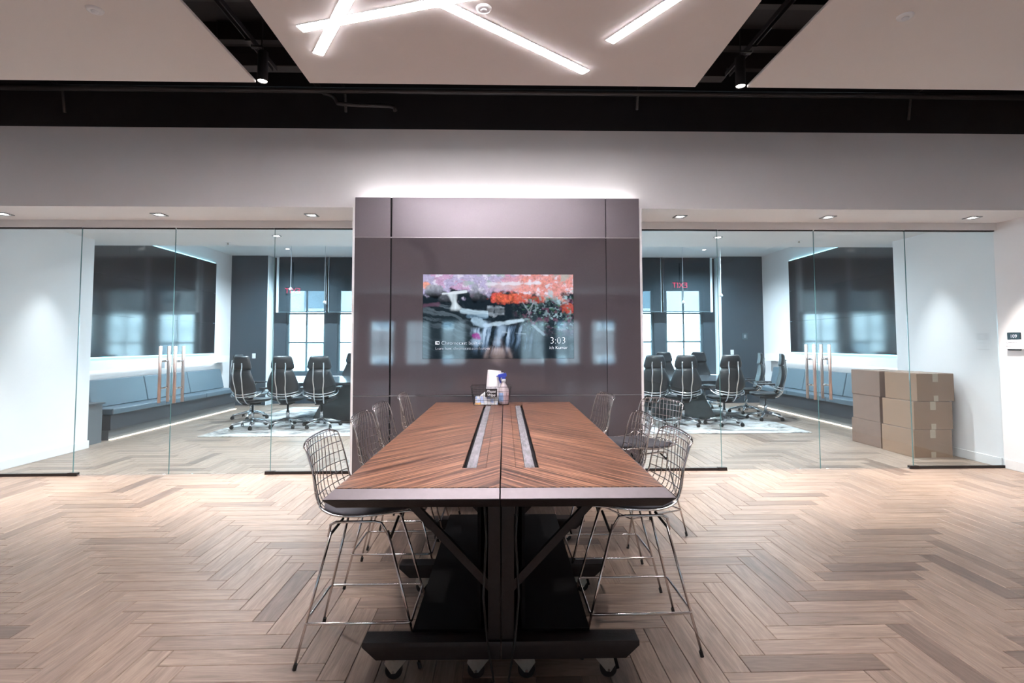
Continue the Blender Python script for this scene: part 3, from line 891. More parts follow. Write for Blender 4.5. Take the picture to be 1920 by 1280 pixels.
pipe([(-5.6, 5.20, 3.925), (5.7, 5.20, 3.925)], .030, 'long dark pipe running level along the top of the black wall')
cv = [(-1.93, 5.22, 4.2), (-1.86, 5.22, 4.06), (-1.72, 5.22, 3.90)] + [(-1.72 + .13 * math.sin(t), 5.22, 3.90 - .13 * (1 - math.cos(t)) * .9) for t in np.linspace(.2, 1.4, 6)] + \
     [(-1.4, 5.22, 3.785), (-1.08, 5.22, 3.782), (-1.03, 5.22, 3.765), (-1.02, 5.22, 3.73)]
pipe(cv, .021, 'bent dark conduit on the black wall near the left spotlight')
pipe([(-1.62, 5.0, 4.24), (-1.53, 5.26, 3.95), (-1.53, 5.30, 3.75)], .014, 'short thin dark hanger bar beside the bent conduit', 'hanger_bar')
pipe([(1.50, 5.0, 4.24), (1.42, 5.26, 3.97), (1.42, 5.30, 3.80)], .014, 'short thin dark hanger bar near the right spotlight', 'hanger_bar')
pipe([(-4.55, 5.0, 4.15), (-4.30, 5.26, 3.95), (-4.30, 5.30, 3.72)], .014, 'short thin dark hanger bar towards the left end of the black wall', 'hanger_bar')
pipe([(4.55, 5.0, 4.15), (4.25, 5.26, 3.95), (4.25, 5.30, 3.72)], .014, 'short thin dark hanger bar towards the right end of the black wall', 'hanger_bar')
for x0, x1, yy, lab in ((-2.6, -1.3, 4.62, 'dark duct in the gap behind the left spotlight'), (1.3, 2.1, 4.72, 'dark duct in the gap behind the right spotlight')):
    t = thing('cable_tray', lab, 'duct')
    b = bm_new(); box(b, x0, x1, yy, yy + .12, 3.86, 3.98); bevel(b, .01); obj('tray', b, 'black_pipe_paint', t)
    for xx in (x0 + .1, x1 - .1):
        b = bm_new(); tube(b, [(xx, yy + .06, 3.97), (xx, yy + .06, 4.30)], .006, 6); obj('hanger_rod', b, 'black_pipe_paint', t)

# EXIT signs (seen reflected in the glass)
for x, z, lab in ((-4.97, 2.70, 'red EXIT sign hung behind the photographer, reflected in the left glass'), (4.49, 2.84, 'red EXIT sign hung behind the photographer, reflected in the right glass')):
    t = thing('exit_sign', lab, 'exit sign', (x, -1.05, z), PI)
    part_box('housing', 'black_board', t, -.17, .17, .003, .045, -.10, .10, bev=.004)
    b = bm_new(); tube(b, [(0, .024, .10), (0, .024, 3.40 - z)], .012, 8); obj('stem', b, 'black_pipe_paint', t)
    text('lettering', 'EXIT', .185, 'exit_red', t, (0, 0, -.055), (PI / 2, 0, 0), .002, 'CENTER')

# ================================================================== TABLES
TROT = math.radians(-.75)


def table_half(side):
    s = side                    # -1 left half, +1 right half ; local frame: seam at x = 0
    nm = 'left' if s < 0 else 'right'
    t = thing('rolling_table', '%s half of the long counter-height chevron wood table on casters' % nm, 'table', (.024, 3.25, 0), TROT, 'two rolling tables pushed together')
    HW, Y0, Y1 = .612, -1.375, 1.43
    g = .0025
    X = lambda a: s * a

    def q(bm, pts):
        vs = [bm.verts.new((X(p[0]), p[1], p[2])) for p in pts]; bm.faces.new(vs)
    # bevelled metal rim
    i, o, u = .034, 0, .036
    bm = bm_new()
    zt, ze, zb = .912, .884, .846
    inn = [(g, Y0 + i), (HW - i, Y0 + i), (HW - i, Y1 - i), (g, Y1 - i)]
    out = [(g, Y0), (HW, Y0), (HW, Y1), (g, Y1)]
    out2 = [(g, Y0), (HW, Y0), (HW, Y1), (g, Y1)]
    bot = [(g, Y0 + u), (HW - u, Y0 + u), (HW - u, Y1 - u), (g, Y1 - u)]
    for a, b_ in ((0, 1), (1, 2), (2, 3)):
        q(bm, [(*inn[a], zt), (*inn[b_], zt), (*out[b_], ze), (*out[a], ze)])
    obj('bevel_rim', bm, 'bevel_metal', t)
    bm = bm_new()
    for a, b_ in ((0, 1), (1, 2), (2, 3)):
        q(bm, [(*out2[a], ze), (*out2[b_], ze), (*out2[b_], ze - .004), (*out2[a], ze - .004)])
        q(bm, [(*out2[a], ze - .004), (*out2[b_], ze - .004), (*bot[b_], zb), (*bot[a], zb)])
    q(bm, [(*bot[0], zb), (*bot[1], zb), (*bot[2], zb), (*bot[3], zb)])
    q(bm, [(g, Y0 + u, zb), (g, Y1 - u, zb), (g, Y1 - i, zt), (g, Y0 + i, zt)])
    obj('apron', bm, 'dark_bronze', t)
    # wood top with slot
    x0, x1 = g, HW - i - .002
    y0, y1 = Y0 + i + .002, Y1 - i - .002
    sa, sb, sy0, sy1 = .060, .157, -1.045, 1.165       # slot in x, y
    xs_ = [x0, sa, sb, x1]; ys_ = [y0, sy0, sy1, y1]
    bm = bm_new(); zc = .914
    V = {}
    for a in range(4):
        for b_ in range(4): V[a, b_] = bm.verts.new((X(xs_[a]), ys_[b_], zc))
    for a in range(3):
        for b_ in range(3):
            if (a, b_) != (1, 1): bm.faces.new((V[a, b_], V[a + 1, b_], V[a + 1, b_ + 1], V[a, b_ + 1]))
    r = bmesh.ops.extrude_face_region(bm, geom=bm.faces[:])
    bmesh.ops.translate(bm, verts=[e for e in r['geom'] if isinstance(e, bmesh.types.BMVert)], vec=(0, 0, -.012))
    obj('wood_top', bm, 'zebra_wood_left' if s < 0 else 'zebra_wood_right', t)
    a, b_ = sorted((X(sa), X(sb)))
    part_box('slot_bed', 'black_board', t, a, b_, sy0, sy1, .892, .894)
    a, b_ = sorted((X(.100), X(.140)))
    part_box('brush_strip', 'brush_strip', t, a, b_, sy0 + .002, sy1 - .002, .894, .911)
    a, b_ = sorted((X(.0615), X(.098)))
    part_box('cable_flap', 'zebra_wood_left' if s < 0 else 'zebra_wood_right', t, a, b_, sy0 + .002, sy1 - .002, .900, .9138)
    # base: three T frames and a low board
    for yy in (-.895, -.11, .67):
        bm = bm_new()
        a, b_ = sorted((X(.003), X(.056))); box(bm, a, b_, yy - .028, yy + .028, .165, .846); bevel(bm, .003)
        po = obj('post', bm, 'dark_bronze', t)
        bm = bm_new()
        L1, L2 = .583, .525
        tp = [(X(.003), yy - .045, .168), (X(L1), yy - .045, .168), (X(L1), yy + .045, .168), (X(.003), yy + .045, .168)]
        md = [(X(.003), yy - .047, .155), (X(L1), yy - .047, .150), (X(L1), yy + .047, .150), (X(.003), yy + .047, .155)]
        bt = [(X(.003), yy - .047, .098), (X(L2), yy - .047, .098), (X(L2), yy + .047, .098), (X(.003), yy + .047, .098)]
        if s < 0: tp, md, bt = tp[::-1], md[::-1], bt[::-1]
        frustum(bm, bt, md); frustum(bm, md, tp)
        bmesh.ops.remove_doubles(bm, verts=bm.verts, dist=1e-5)
        ft = obj('foot', bm, 'dark_bronze', t)
        # brace
        bm = bm_new()
        p0 = Vector((X(.045), yy, .375)); p1 = Vector((X(.50), yy, .846)); d = (p1 - p0).normalized(); n_ = Vector((-d.z, 0, d.x)) * .0165
        vs = []
        for p in (p0, p1):
            for (aa, bb) in ((-1, -1), (1, -1), (1, 1), (-1, 1)): vs.append(bm.verts.new(p + n_ * aa + Vector((0, .013 * bb, 0))))
        for f in ((0, 1, 2, 3), (4, 7, 6, 5), (0, 4, 5, 1), (1, 5, 6, 2), (2, 6, 7, 3), (3, 7, 4, 0)): bm.faces.new([vs[k] for k in f])
        obj('brace', bm, 'dark_bronze', t)
        # casters
        for cx in (.085, .435):
            c = thing_part('caster', t, (X(cx), yy - .004, 0))
            bm = bm_new()
            lathe(bm, [(.033, .083), (.033, .098)], 16)
            for sy in (-.017, .017):
                tri = [(X(-.035), sy, .086), (X(.055), sy, .086), (X(.060), sy, .070), (X(.030), sy, .028), (X(.012), sy, .030)]
                va = [bm.verts.new(Vector(p) + Vector((0, -.0015, 0))) for p in tri]; vb = [bm.verts.new(Vector(p) + Vector((0, .0015, 0))) for p in tri]
                bm.faces.new(va); bm.faces.new(vb[::-1])
                for k in range(5): bm.faces.new((va[k], va[(k + 1) % 5], vb[(k + 1) % 5], vb[k]))
            c.data = mesh_of('caster', bm, 'zinc')
            bm = bm_new(); lathe(bm, [(.030, -.013), (.036, -.010), (.036, .010), (.030, .013)], 20, (X(.022), 0, .0365), 'y'); obj('wheel', bm, 'rubber', c, True)
            bm = bm_new(); tube(bm, [(X(.022), -.022, .036), (X(.022), .022, .036)], .006, 8); obj('axle', bm, 'chrome', c)
            if s > 0 and cx > .3:
                bm = bm_new(); box(bm, X(.062), X(.075), -.028, .028, .030, .085, Matrix.Rotation(-.25, 4, 'Y')); obj('brake_pedal', bm, 'black_board', c)
    a, b_ = sorted((X(.057), X(.385)))
    part_box('lower_board', 'black_board', t, a, b_, -.86, .70, .1685, .180)
    a, b_ = sorted((X(.090), X(.104)))
    part_box('modesty_panel', 'black_board', t, a, b_, -.86, .70, .181, .845)
    bm = bm_new(); tube(bm, [(X(.075), -.93, .80), (X(.062), -.935, .60), (X(.075), -.935, .35), (X(.060), -.945, .19), (X(.045), -.955, .10), (X(.03), -.95, .012), (X(.09), -.99, .008)], .005, 6)
    obj('power_cord', bm, 'rubber', t, True)
    return t


def thing_part(name, parent, loc):
    me = bpy.data.meshes.new(name); o = bpy.data.objects.new(name, me); COL.objects.link(o); o.parent = parent; o.location = loc
    return o


table_half(-1); table_half(1)

# ================================================================== WIRE STOOLS (local: +X faces the table, origin on floor)
PROF = [(.285, .662), (.25, .668), (.19, .662), (.12, .648), (.04, .636), (-.05, .630), (-.12, .634), (-.18, .652), (-.215, .688), (-.232, .740), (-.239, .805), (-.243, .870), (-.248, .930), (-.253, .975), (-.256, .990)]
HWID = [.205, .232, .252, .262, .265, .262, .256, .248, .243, .240, .238, .237, .235, .230, .216]


def catmull(P, n):
    P = [Vector(p) for p in P]; out = []
    m = len(P) - 1
    for i in range(n + 1):
        t = i / n * m; k = min(int(t), m - 1); f = t - k
        a, b_, c, d = P[max(k - 1, 0)], P[k], P[k + 1], P[min(k + 2, m)]
        out.append(.5 * ((2 * b_) + (c - a) * f + (2 * a - 5 * b_ + 4 * c - d) * f * f + (3 * b_ - a - 3 * c + d) * f ** 3))
    return out


NV = 56
CURVE = catmull([(x, z, w) for (x, z), w in zip(PROF, HWID)], NV)


def shell(u, v):
    k = v * NV; i = min(int(k), NV - 1); f = k - i
    c = CURVE[i].lerp(CURVE[i + 1], f); d = CURVE[min(i + 1, NV)] - CURVE[max(i - 1, 0)] if i not in (0, NV) else CURVE[i + 1] - CURVE[i]
    tx, tz = d.x, d.y; L = math.hypot(tx, tz) or 1; tx /= L; tz /= L
    nx, nz = -tz * -1, tx * -1                                # inward normal (towards the sitter)
    if nx * .5 + nz * .5 < 0: nx, nz = -nx, -nz
    back = min(1, max(0, (v - .42) / .25)); front = 1 - min(1, max(0, v / .25))
    lift = float(np.interp(v, [0, .2, .4, .55, .7, .85, 1], [.012, .036, .050, .070, .062, .035, .014])) * abs(u) ** 2.3
    tt = max(0, (v - .78) / .22)
    z = c.y + nz * lift - tt * tt * (.012 * u * u + .022 * (max(0, abs(u) - .78) / .22) ** 2)
    return Vector((c.x + nx * lift, u * c.z, z))


def make_stool():
    t = thing('wire_stool', 'x', 'stool', (0, 0, 0), 0, 'wire stools around the wooden table')
    us = np.linspace(-1, 1, 13); vs = np.linspace(0, 1, 19)
    bm = bm_new()
    for u in us[1:-1]: tube(bm, [shell(u, v) for v in np.linspace(0, 1, 27)], .0024, 5)
    for v in vs[1:-1]: tube(bm, [shell(u, v) for u in np.linspace(-1, 1, 15)], .0024, 5)
    obj('wire_mesh', bm, 'chrome', t, True)
    loop = [shell(u, 0) for u in np.linspace(-.93, .93, 10)] + [shell(1, v) for v in np.linspace(.015, .985, 30)] + [shell(u, 1) for u in np.linspace(.93, -.93, 10)] + [shell(-1, v) for v in np.linspace(.985, .015, 30)]
    bm = bm_new(); tube(bm, loop, .0042, 6, closed=True); obj('rim_wire', bm, 'chrome', t, True)
    # cushion
    bm = bm_new(); nu, nv = 14, 14; top, bot = {}, {}
    for a in range(nu + 1):
        for b_ in range(nv + 1):
            uu_ = a / nu * 2 - 1; vv_ = b_ / nv * 2 - 1
            # squircle map
            su = uu_ * math.sqrt(1 - .36 * vv_ * vv_); sv = vv_ * math.sqrt(1 - .36 * uu_ * uu_)
            p = shell(su * .90, .05 + (sv * .5 + .5) * .475)
            e = max(abs(uu_), abs(vv_)); th = .036 * (1 - e ** 6 * .75)
            bot[a, b_] = bm.verts.new(p + Vector((0, 0, .006))); top[a, b_] = bm.verts.new(p + Vector((0, 0, .006 + th)))
    for a in range(nu):
        for b_ in range(nv):
            bm.faces.new((top[a, b_], top[a + 1, b_], top[a + 1, b_ + 1], top[a, b_ + 1])); bm.faces.new((bot[a, b_], bot[a, b_ + 1], bot[a + 1, b_ + 1], bot[a + 1, b_]))
    for a in range(nu):
        for b_ in (0, nv): bm.faces.new((top[a, b_], top[a + 1, b_], bot[a + 1, b_], bot[a, b_]))
    for b_ in range(nv):
        for a in (0, nu): bm.faces.new((top[a, b_], top[a, b_ + 1], bot[a, b_ + 1], bot[a, b_]))
    obj('seat_cushion', bm, 'charcoal_fabric', t, True)
    # base
    FX, BX, FY, TX0, TX1, TY, ZT = .275, -.273, .198, .118, -.135, .150, .588
    foot = {(1, 1): (FX, FY), (1, -1): (FX, -FY), (-1, 1): (BX, FY), (-1, -1): (BX, -FY)}
    for (a, b_), (x, y) in foot.items():
        bm = bm_new(); tube(bm, [(TX0 if a > 0 else TX1, b_ * TY, ZT - .01), (x, y, .012)], .0062, 8); l = obj('leg', bm, 'chrome', t, True)
        bm = bm_new(); d = Vector((x - (TX0 if a > 0 else TX1), y - b_ * TY, .012 - ZT)).normalized(); e = Vector((x, y, .0))
        tube(bm, [e - d * .028, e - d * .002], .0088, 8); obj('foot_cap', bm, 'rubber', l)
    fr = .185 / ZT
    def at(a, b_, z):
        x, y = foot[a, b_]; k = z / ZT
        return Vector((x + ((TX0 if a > 0 else TX1) - x) * k, y + (b_ * TY - y) * k, z))
    ring = []
    for (a, b_) in ((1, 1), (-1, 1), (-1, -1), (1, -1)):
        c = at(a, b_, .192); c.x += a * .008; c.y += b_ * .008
        q_ = [Vector((a, 0, 0)), Vector((0, b_, 0))]
        order = [(0, 1), (1, 0)] if (a, b_) in ((1, 1), (-1, -1)) else [(1, 0), (0, 1)]
        pts = [c + Vector((0, -b_ * .02, 0)), c + Vector((-a * .006, -b_ * .006, 0)), c + Vector((-a * .02, 0, 0))]
        ring += pts if (a, b_) in ((1, 1), (-1, -1)) else pts[::-1]
    bm = bm_new(); tube(bm, ring, .0058, 8, closed=True); obj('footrest', bm, 'chrome', t, True)
    for b_ in (1, -1):
        bm = bm_new()
        tube(bm, [(TX0 + .012, b_ * TY, ZT - .045), (TX0 - .03, b_ * TY, ZT + .025), (TX0 - .06, b_ * TY, ZT + .030), (TX1 + .02, b_ * TY, ZT + .030), (TX1 - .004, b_ * TY, ZT + .018), (TX1 - .012, b_ * TY, ZT - .035)], .0062, 8)
        obj('seat_rail', bm, 'chrome', t, True)
        for p_ in ([(TX0 + .012, b_ * TY, ZT - .045), (TX0 + .04, b_ * (TY - .05), ZT + .040)], [(TX1 - .012, b_ * TY, ZT - .035), (TX1 + .04, b_ * (TY - .05), ZT + .032)]):
            bm = bm_new(); tube(bm, p_, .0062, 8); obj('brace_rod', bm, 'black_wire', t, True)
    return t


STOOLS = [(-.617, 2.62, 0, 'chrome wire stool at the near left corner of the wooden table'),
          (-.622, 3.39, 0, 'second chrome wire stool from the near end on the left table side'),
          (-.630, 3.97, 0, 'third chrome wire stool from the near end on the left table side'),
          (-.600, 4.72, 2, 'chrome wire stool at the far left end of the table beside the grey panels'),
          (.650, 2.665, 180, 'chrome wire stool at the near right corner of the wooden table'),
          (.655, 3.29, 180, 'second chrome wire stool from the near end on the right table side'),
          (1.06, 4.044, 205, 'chrome wire stool pulled out and turned away from the right table side'),
          (.700, 4.60, 186, 'chrome wire stool at the far right end of the table beside the grey panels')]
st0 = None
for x, y, r, lab in STOOLS:
    if st0 is None:
        st0 = make_stool(); st0.location = (x, y, 0); st0.rotation_euler = (0, 0, math.radians(r)); st0['label'] = lab
    else: dup(st0, (x, y, 0), math.radians(r), lab)

# ================================================================== BASKET ON THE TABLE
TZ = .914
bk = thing('wire_basket', 'small black wire basket holding cleaning supplies at the far end of the table', 'basket', (-.058, 4.50, TZ), 0)
bm = bm_new()
bx, by, tx, ty, hh = .142, .085, .168, .11, .148


def bpt(a, b_, h): return Vector((a * (bx + (tx - bx) * h), b_ * (by + (ty - by) * h), .003 + hh * h))


for h in (0, .25, .5, .75, 1): tube(bm, [bpt(-1, -1, h), bpt(1, -1, h), bpt(1, 1, h), bpt(-1, 1, h)], .0014 if 0 < h < 1 else .0024, 5, closed=True)
for k in np.linspace(-1, 1, 11):
    for s in (-1, 1): tube(bm, [bpt(k, s, 0), bpt(k, s, 1)], .0012, 4)
for k in np.linspace(-1, 1, 8):
    for s in (-1, 1): tube(bm, [bpt(s, k, 0), bpt(s, k, 1)], .0012, 4)
for k in np.linspace(-1, 1, 11): tube(bm, [bpt(k, -1, 0), bpt(k, 1, 0)], .0012, 4)
obj('wire_frame', bm, 'black_wire', bk)
pl = part_box('name_plate', 'chalk_black', bk, -.048, .050, -.1085, -.1050, .070, .138)
text('plate_text', 'Please\nWipe', .030, 'chalk_white', pl, (0, -.1088, .106), (PI / 2, 0, 0), .0003, 'CENTER', .3)
# tissue pack
bm = bm_new(); box(bm, -.13, .055, -.080, -.010, .004, .070); bevel(bm, .006)
tp = thing('tissue_box', 'patterned white tissue box with blue and orange marks in the wire basket', 'tissue box', (-.058, 4.50, TZ))


def tissue_mat():
    m = bpy.data.materials.new('tissue_print'); m.use_nodes = True; nt = m.node_tree; N = nt.nodes.new; L = nt.links.new
    p = nt.nodes['Principled BSDF']; p.inputs['Roughness'].default_value = .6
    tc = N('ShaderNodeTexCoord'); mp = N('ShaderNodeMapping'); mp.inputs['Scale'].default_value = (38, 38, 32); L(tc.outputs['Object'], mp.inputs[0])
    vo = N('ShaderNodeTexVoronoi'); vo.inputs['Scale'].default_value = 1; vo.inputs['Randomness'].default_value = .35; L(mp.outputs[0], vo.inputs['Vector'])
    r = N('ShaderNodeValToRGB'); r.color_ramp.interpolation = 'CONSTANT'; L(vo.outputs['Color'], r.inputs[0]); e = r.color_ramp.elements
    e[0].color = (.78, .78, .82, 1); e[1].position = .45; e[1].color = (.50, .60, .85, 1); e.new(.62).color = (.85, .83, .84, 1); e.new(.78).color = (.85, .50, .20, 1); e.new(.88).color = (.80, .78, .82, 1)
    L(r.outputs[0], p.inputs['Base Color']); MATS['tissue_print'] = m


tissue_mat()
obj('carton', bm, 'tissue_print', tp)
bm = bm_new()
tube(bm, [(-.085, -.045, .068), (-.03, -.045, .090), (.0, -.04, .115), (.02, -.045, .085), (.04, -.045, .068)], [.012, .026, .02, .024, .012], 8); obj('tissue', bm, 'paper_white', tp, True)
# paper towel roll
pr = thing('paper_towel_roll', 'upright white paper towel roll leaning in the wire basket', 'paper towel', (-.085, 4.535, TZ + .004))
pr.rotation_euler = (0, math.radians(5), 0)
bm = bm_new(); lathe(bm, [(.020, .0), (.056, .0), (.057, .004), (.057, .276), (.056, .279), (.020, .279), (.020, .0)], 28, (.03, 0, 0), capb=False, capt=False); obj('paper', bm, 'paper_white', pr, True)
bm = bm_new(); lathe(bm, [(.0185, .001), (.0195, .001), (.0195, .278), (.0185, .278)], 20, (.03, 0, 0), capb=False, capt=False); obj('core', bm, 'cardboard', pr, True)
# cloth pack behind
bm = bm_new(); lathe(bm, [(.040, 0), (.041, .12), (.036, .20), (.041, .245), (.038, .25)], 20)
ct = thing('wipes_canister', 'white wipes canister between the paper roll and the spray bottle', 'canister', (.010, 4.545, TZ + .004))
obj('tub', bm, 'white_plastic', ct, True)
bm = bm_new(); lathe(bm, [(.042, .232), (.042, .250), (.038, .256)], 20); obj('lid', bm, 'sign_white', ct, True)
# spray bottle
sb = thing('spray_bottle', 'spray bottle of pink cleaner with blue trigger in the wire basket', 'spray bottle', (.047, 4.475, TZ + .004))
bm = bm_new(); lathe(bm, [(.036, .0), (.042, .006), (.043, .10), (.040, .125), (.028, .150), (.016, .172), (.0145, .185)], 24, capt=False); obj('bottle', bm, 'bottle_plastic', sb, True)
bm = bm_new(); lathe(bm, [(.034, .003), (.0395, .008), (.0405, .085)], 24); obj('liquid', bm, 'pink_liquid', sb, True)
bm = bm_new(); bmesh.ops.create_grid(bm, x_segments=6, y_segments=1, size=1)
for v_ in bm.verts:
    a = -PI / 2 + (v_.co.x * .55 - .65); v_.co = Vector((.0436 * math.cos(a), .0436 * math.sin(a), .06 + v_.co.y * .035))
obj('label', bm, 'label_blue', sb, True)
bm = bm_new(); lathe(bm, [(.0185, .182), (.0185, .205), (.014, .208)], 16); obj('collar', bm, 'white_plastic', sb, True)
bm = bm_new()
box(bm, -.014, .016, -.012, .012, .208, .232); box(bm, -.040, .030, -.013, .013, .232, .262); bevel(bm, .004)
tube(bm, [(-.030, 0, .236), (-.036, 0, .215), (-.030, 0, .190)], [.008, .007, .006], 8); tube(bm, [(-.04, 0, .250), (-.056, 0, .250)], .006, 8)
tr_ = obj('trigger_head', bm, 'blue_plastic', sb); tr_.rotation_euler = (0, math.radians(-12), 0); tr_.location = (-.04, 0, .0)
tr_.location = (.045, 0, -.004)

# ================================================================== BOXES
def carton(x, y, z, w, d, h, rz, label, light, tape=True):
    t = thing('cardboard_box', label, 'box', (x, y, z), math.radians(rz), 'cardboard boxes by the right wall')
    bm = bm_new(); box(bm, -w / 2, w / 2, -d / 2, d / 2, 0, h)
    bevel(bm, .006, 2)
    obj('carton', bm, 'cardboard_light' if light else 'cardboard', t)
    bm = bm_new()
    for s in (-1, 1): box(bm, -w / 2 + .004, w / 2 - .004, s * .001, s * (d / 2 - .004), h - .001, h + .0025)
    obj('flap', bm, 'cardboard', t)
    bm = bm_new()
    box(bm, -.035, .035, -d / 2 - .0012, -d / 2 + .002, h - .10, h + .001); box(bm, -.03, .03, -d / 2 - .0012, -d / 2 + .002, 0, .07)
    box(bm, -.035, .035, -d / 2 + .0, d / 2 - .0, h + .0026, h + .0034)
    obj('tape', bm, 'packing_tape', t)


for lv, (z, nm) in enumerate(((0, 'bottom'), (.345, 'middle'), (.69, 'top'))):
    dx, rz = ((.0, 1.0), (.02, 0.), (.06, 2.5))[lv]
    carton(5.375 + dx, 6.80, z, .49, .54 if lv < 2 else .52, .34, rz, '%s cardboard box of the stack nearer the glass by the right wall' % nm, True)
    dx2 = (.0, .015, .01)[lv]
    carton(5.385 + dx2, 7.40, z, .49, .58 if lv < 1 else .56, .34, (.5, -1, 1)[lv], '%s cardboard box of the farther stack by the right wall' % nm, False)

# ================================================================== ROOM SIGN
sg = thing('room_sign', 'small dark room number plate with white sliding name strip on the right wall', 'sign', (XR, 5.66, 1.43))
bm = bm_new(); box(bm, -.014, 0, .048, .20, -.10, .10); bevel(bm, .012, 3); obj('number_plate', bm, 'sign_dark', sg)
bm = bm_new(); box(bm, -.030, -.0145, -.26, .21, -.085, .018); bevel(bm, .002, 1); obj('slider', bm, 'sign_white', sg)
text('number_text', '109', .055, 'sign_white', sg, (-.0145, .165, .040), (PI / 2, 0, -PI / 2), .0006)
text('name_text', 'Conference', .026, 'sign_grey_text', sg, (-.0305, .195, -.022), (PI / 2, 0, -PI / 2), .0003)
text('name_text_second_line', 'Room', .026, 'sign_grey_text', sg, (-.0305, .195, -.062), (PI / 2, 0, -PI / 2), .0003)

# ================================================================== BOARDROOM FURNITURE
rg = bm_new(); box(rg, -4.60, 4.95, 8.36, 12.1, .0005, .010); bevel(rg, .003, 1)
tag(obj('area_rug', rg, 'rug_wool'), 'large distressed off-white and grey rug under the boardroom table', 'rug')
# table
bt_ = thing('boardroom_table', 'long dark boardroom table with rounded ends and grey stone-like base', 'table', (.33, 10.55, 0))
bm = bm_new(); pts = []
HX, HY, RR = 4.42, .95, .62
for cx, cy, a0 in ((HX - RR, HY - RR, 0), (-HX + RR, HY - RR, 90), (-HX + RR, -HY + RR, 180), (HX - RR, -HY + RR, 270)):
    for k in range(9):
        a = math.radians(a0 + k * 90 / 8); pts.append((cx + RR * math.cos(a), cy + RR * math.sin(a)))
frustum(bm, [(x * .995, y * .98, .685) for x, y in pts], [(x, y, .735) for x, y in pts]); obj('tabletop', bm, 'dark_tabletop', bt_)
for nm, a, b_ in (('pedestal', -3.75, -2.55), ('pedestal', 2.55, 3.75), ('pedestal', -.6, .6)):
    bm = bm_new()
    k = .22
    frustum(bm, [(a, -.62, .010), (b_, -.62, .010), (b_, .62, .010), (a, .62, .010)],
            [(a + k * (a < -1) + .1, -.50, .69), (b_ - k * (b_ > 1) - .1, -.50, .69), (b_ - k * (b_ > 1) - .1, .50, .69), (a + k * (a < -1) + .1, .50, .69)])
    bevel(bm, .01); obj(nm, bm, 'stone_grey', bt_)


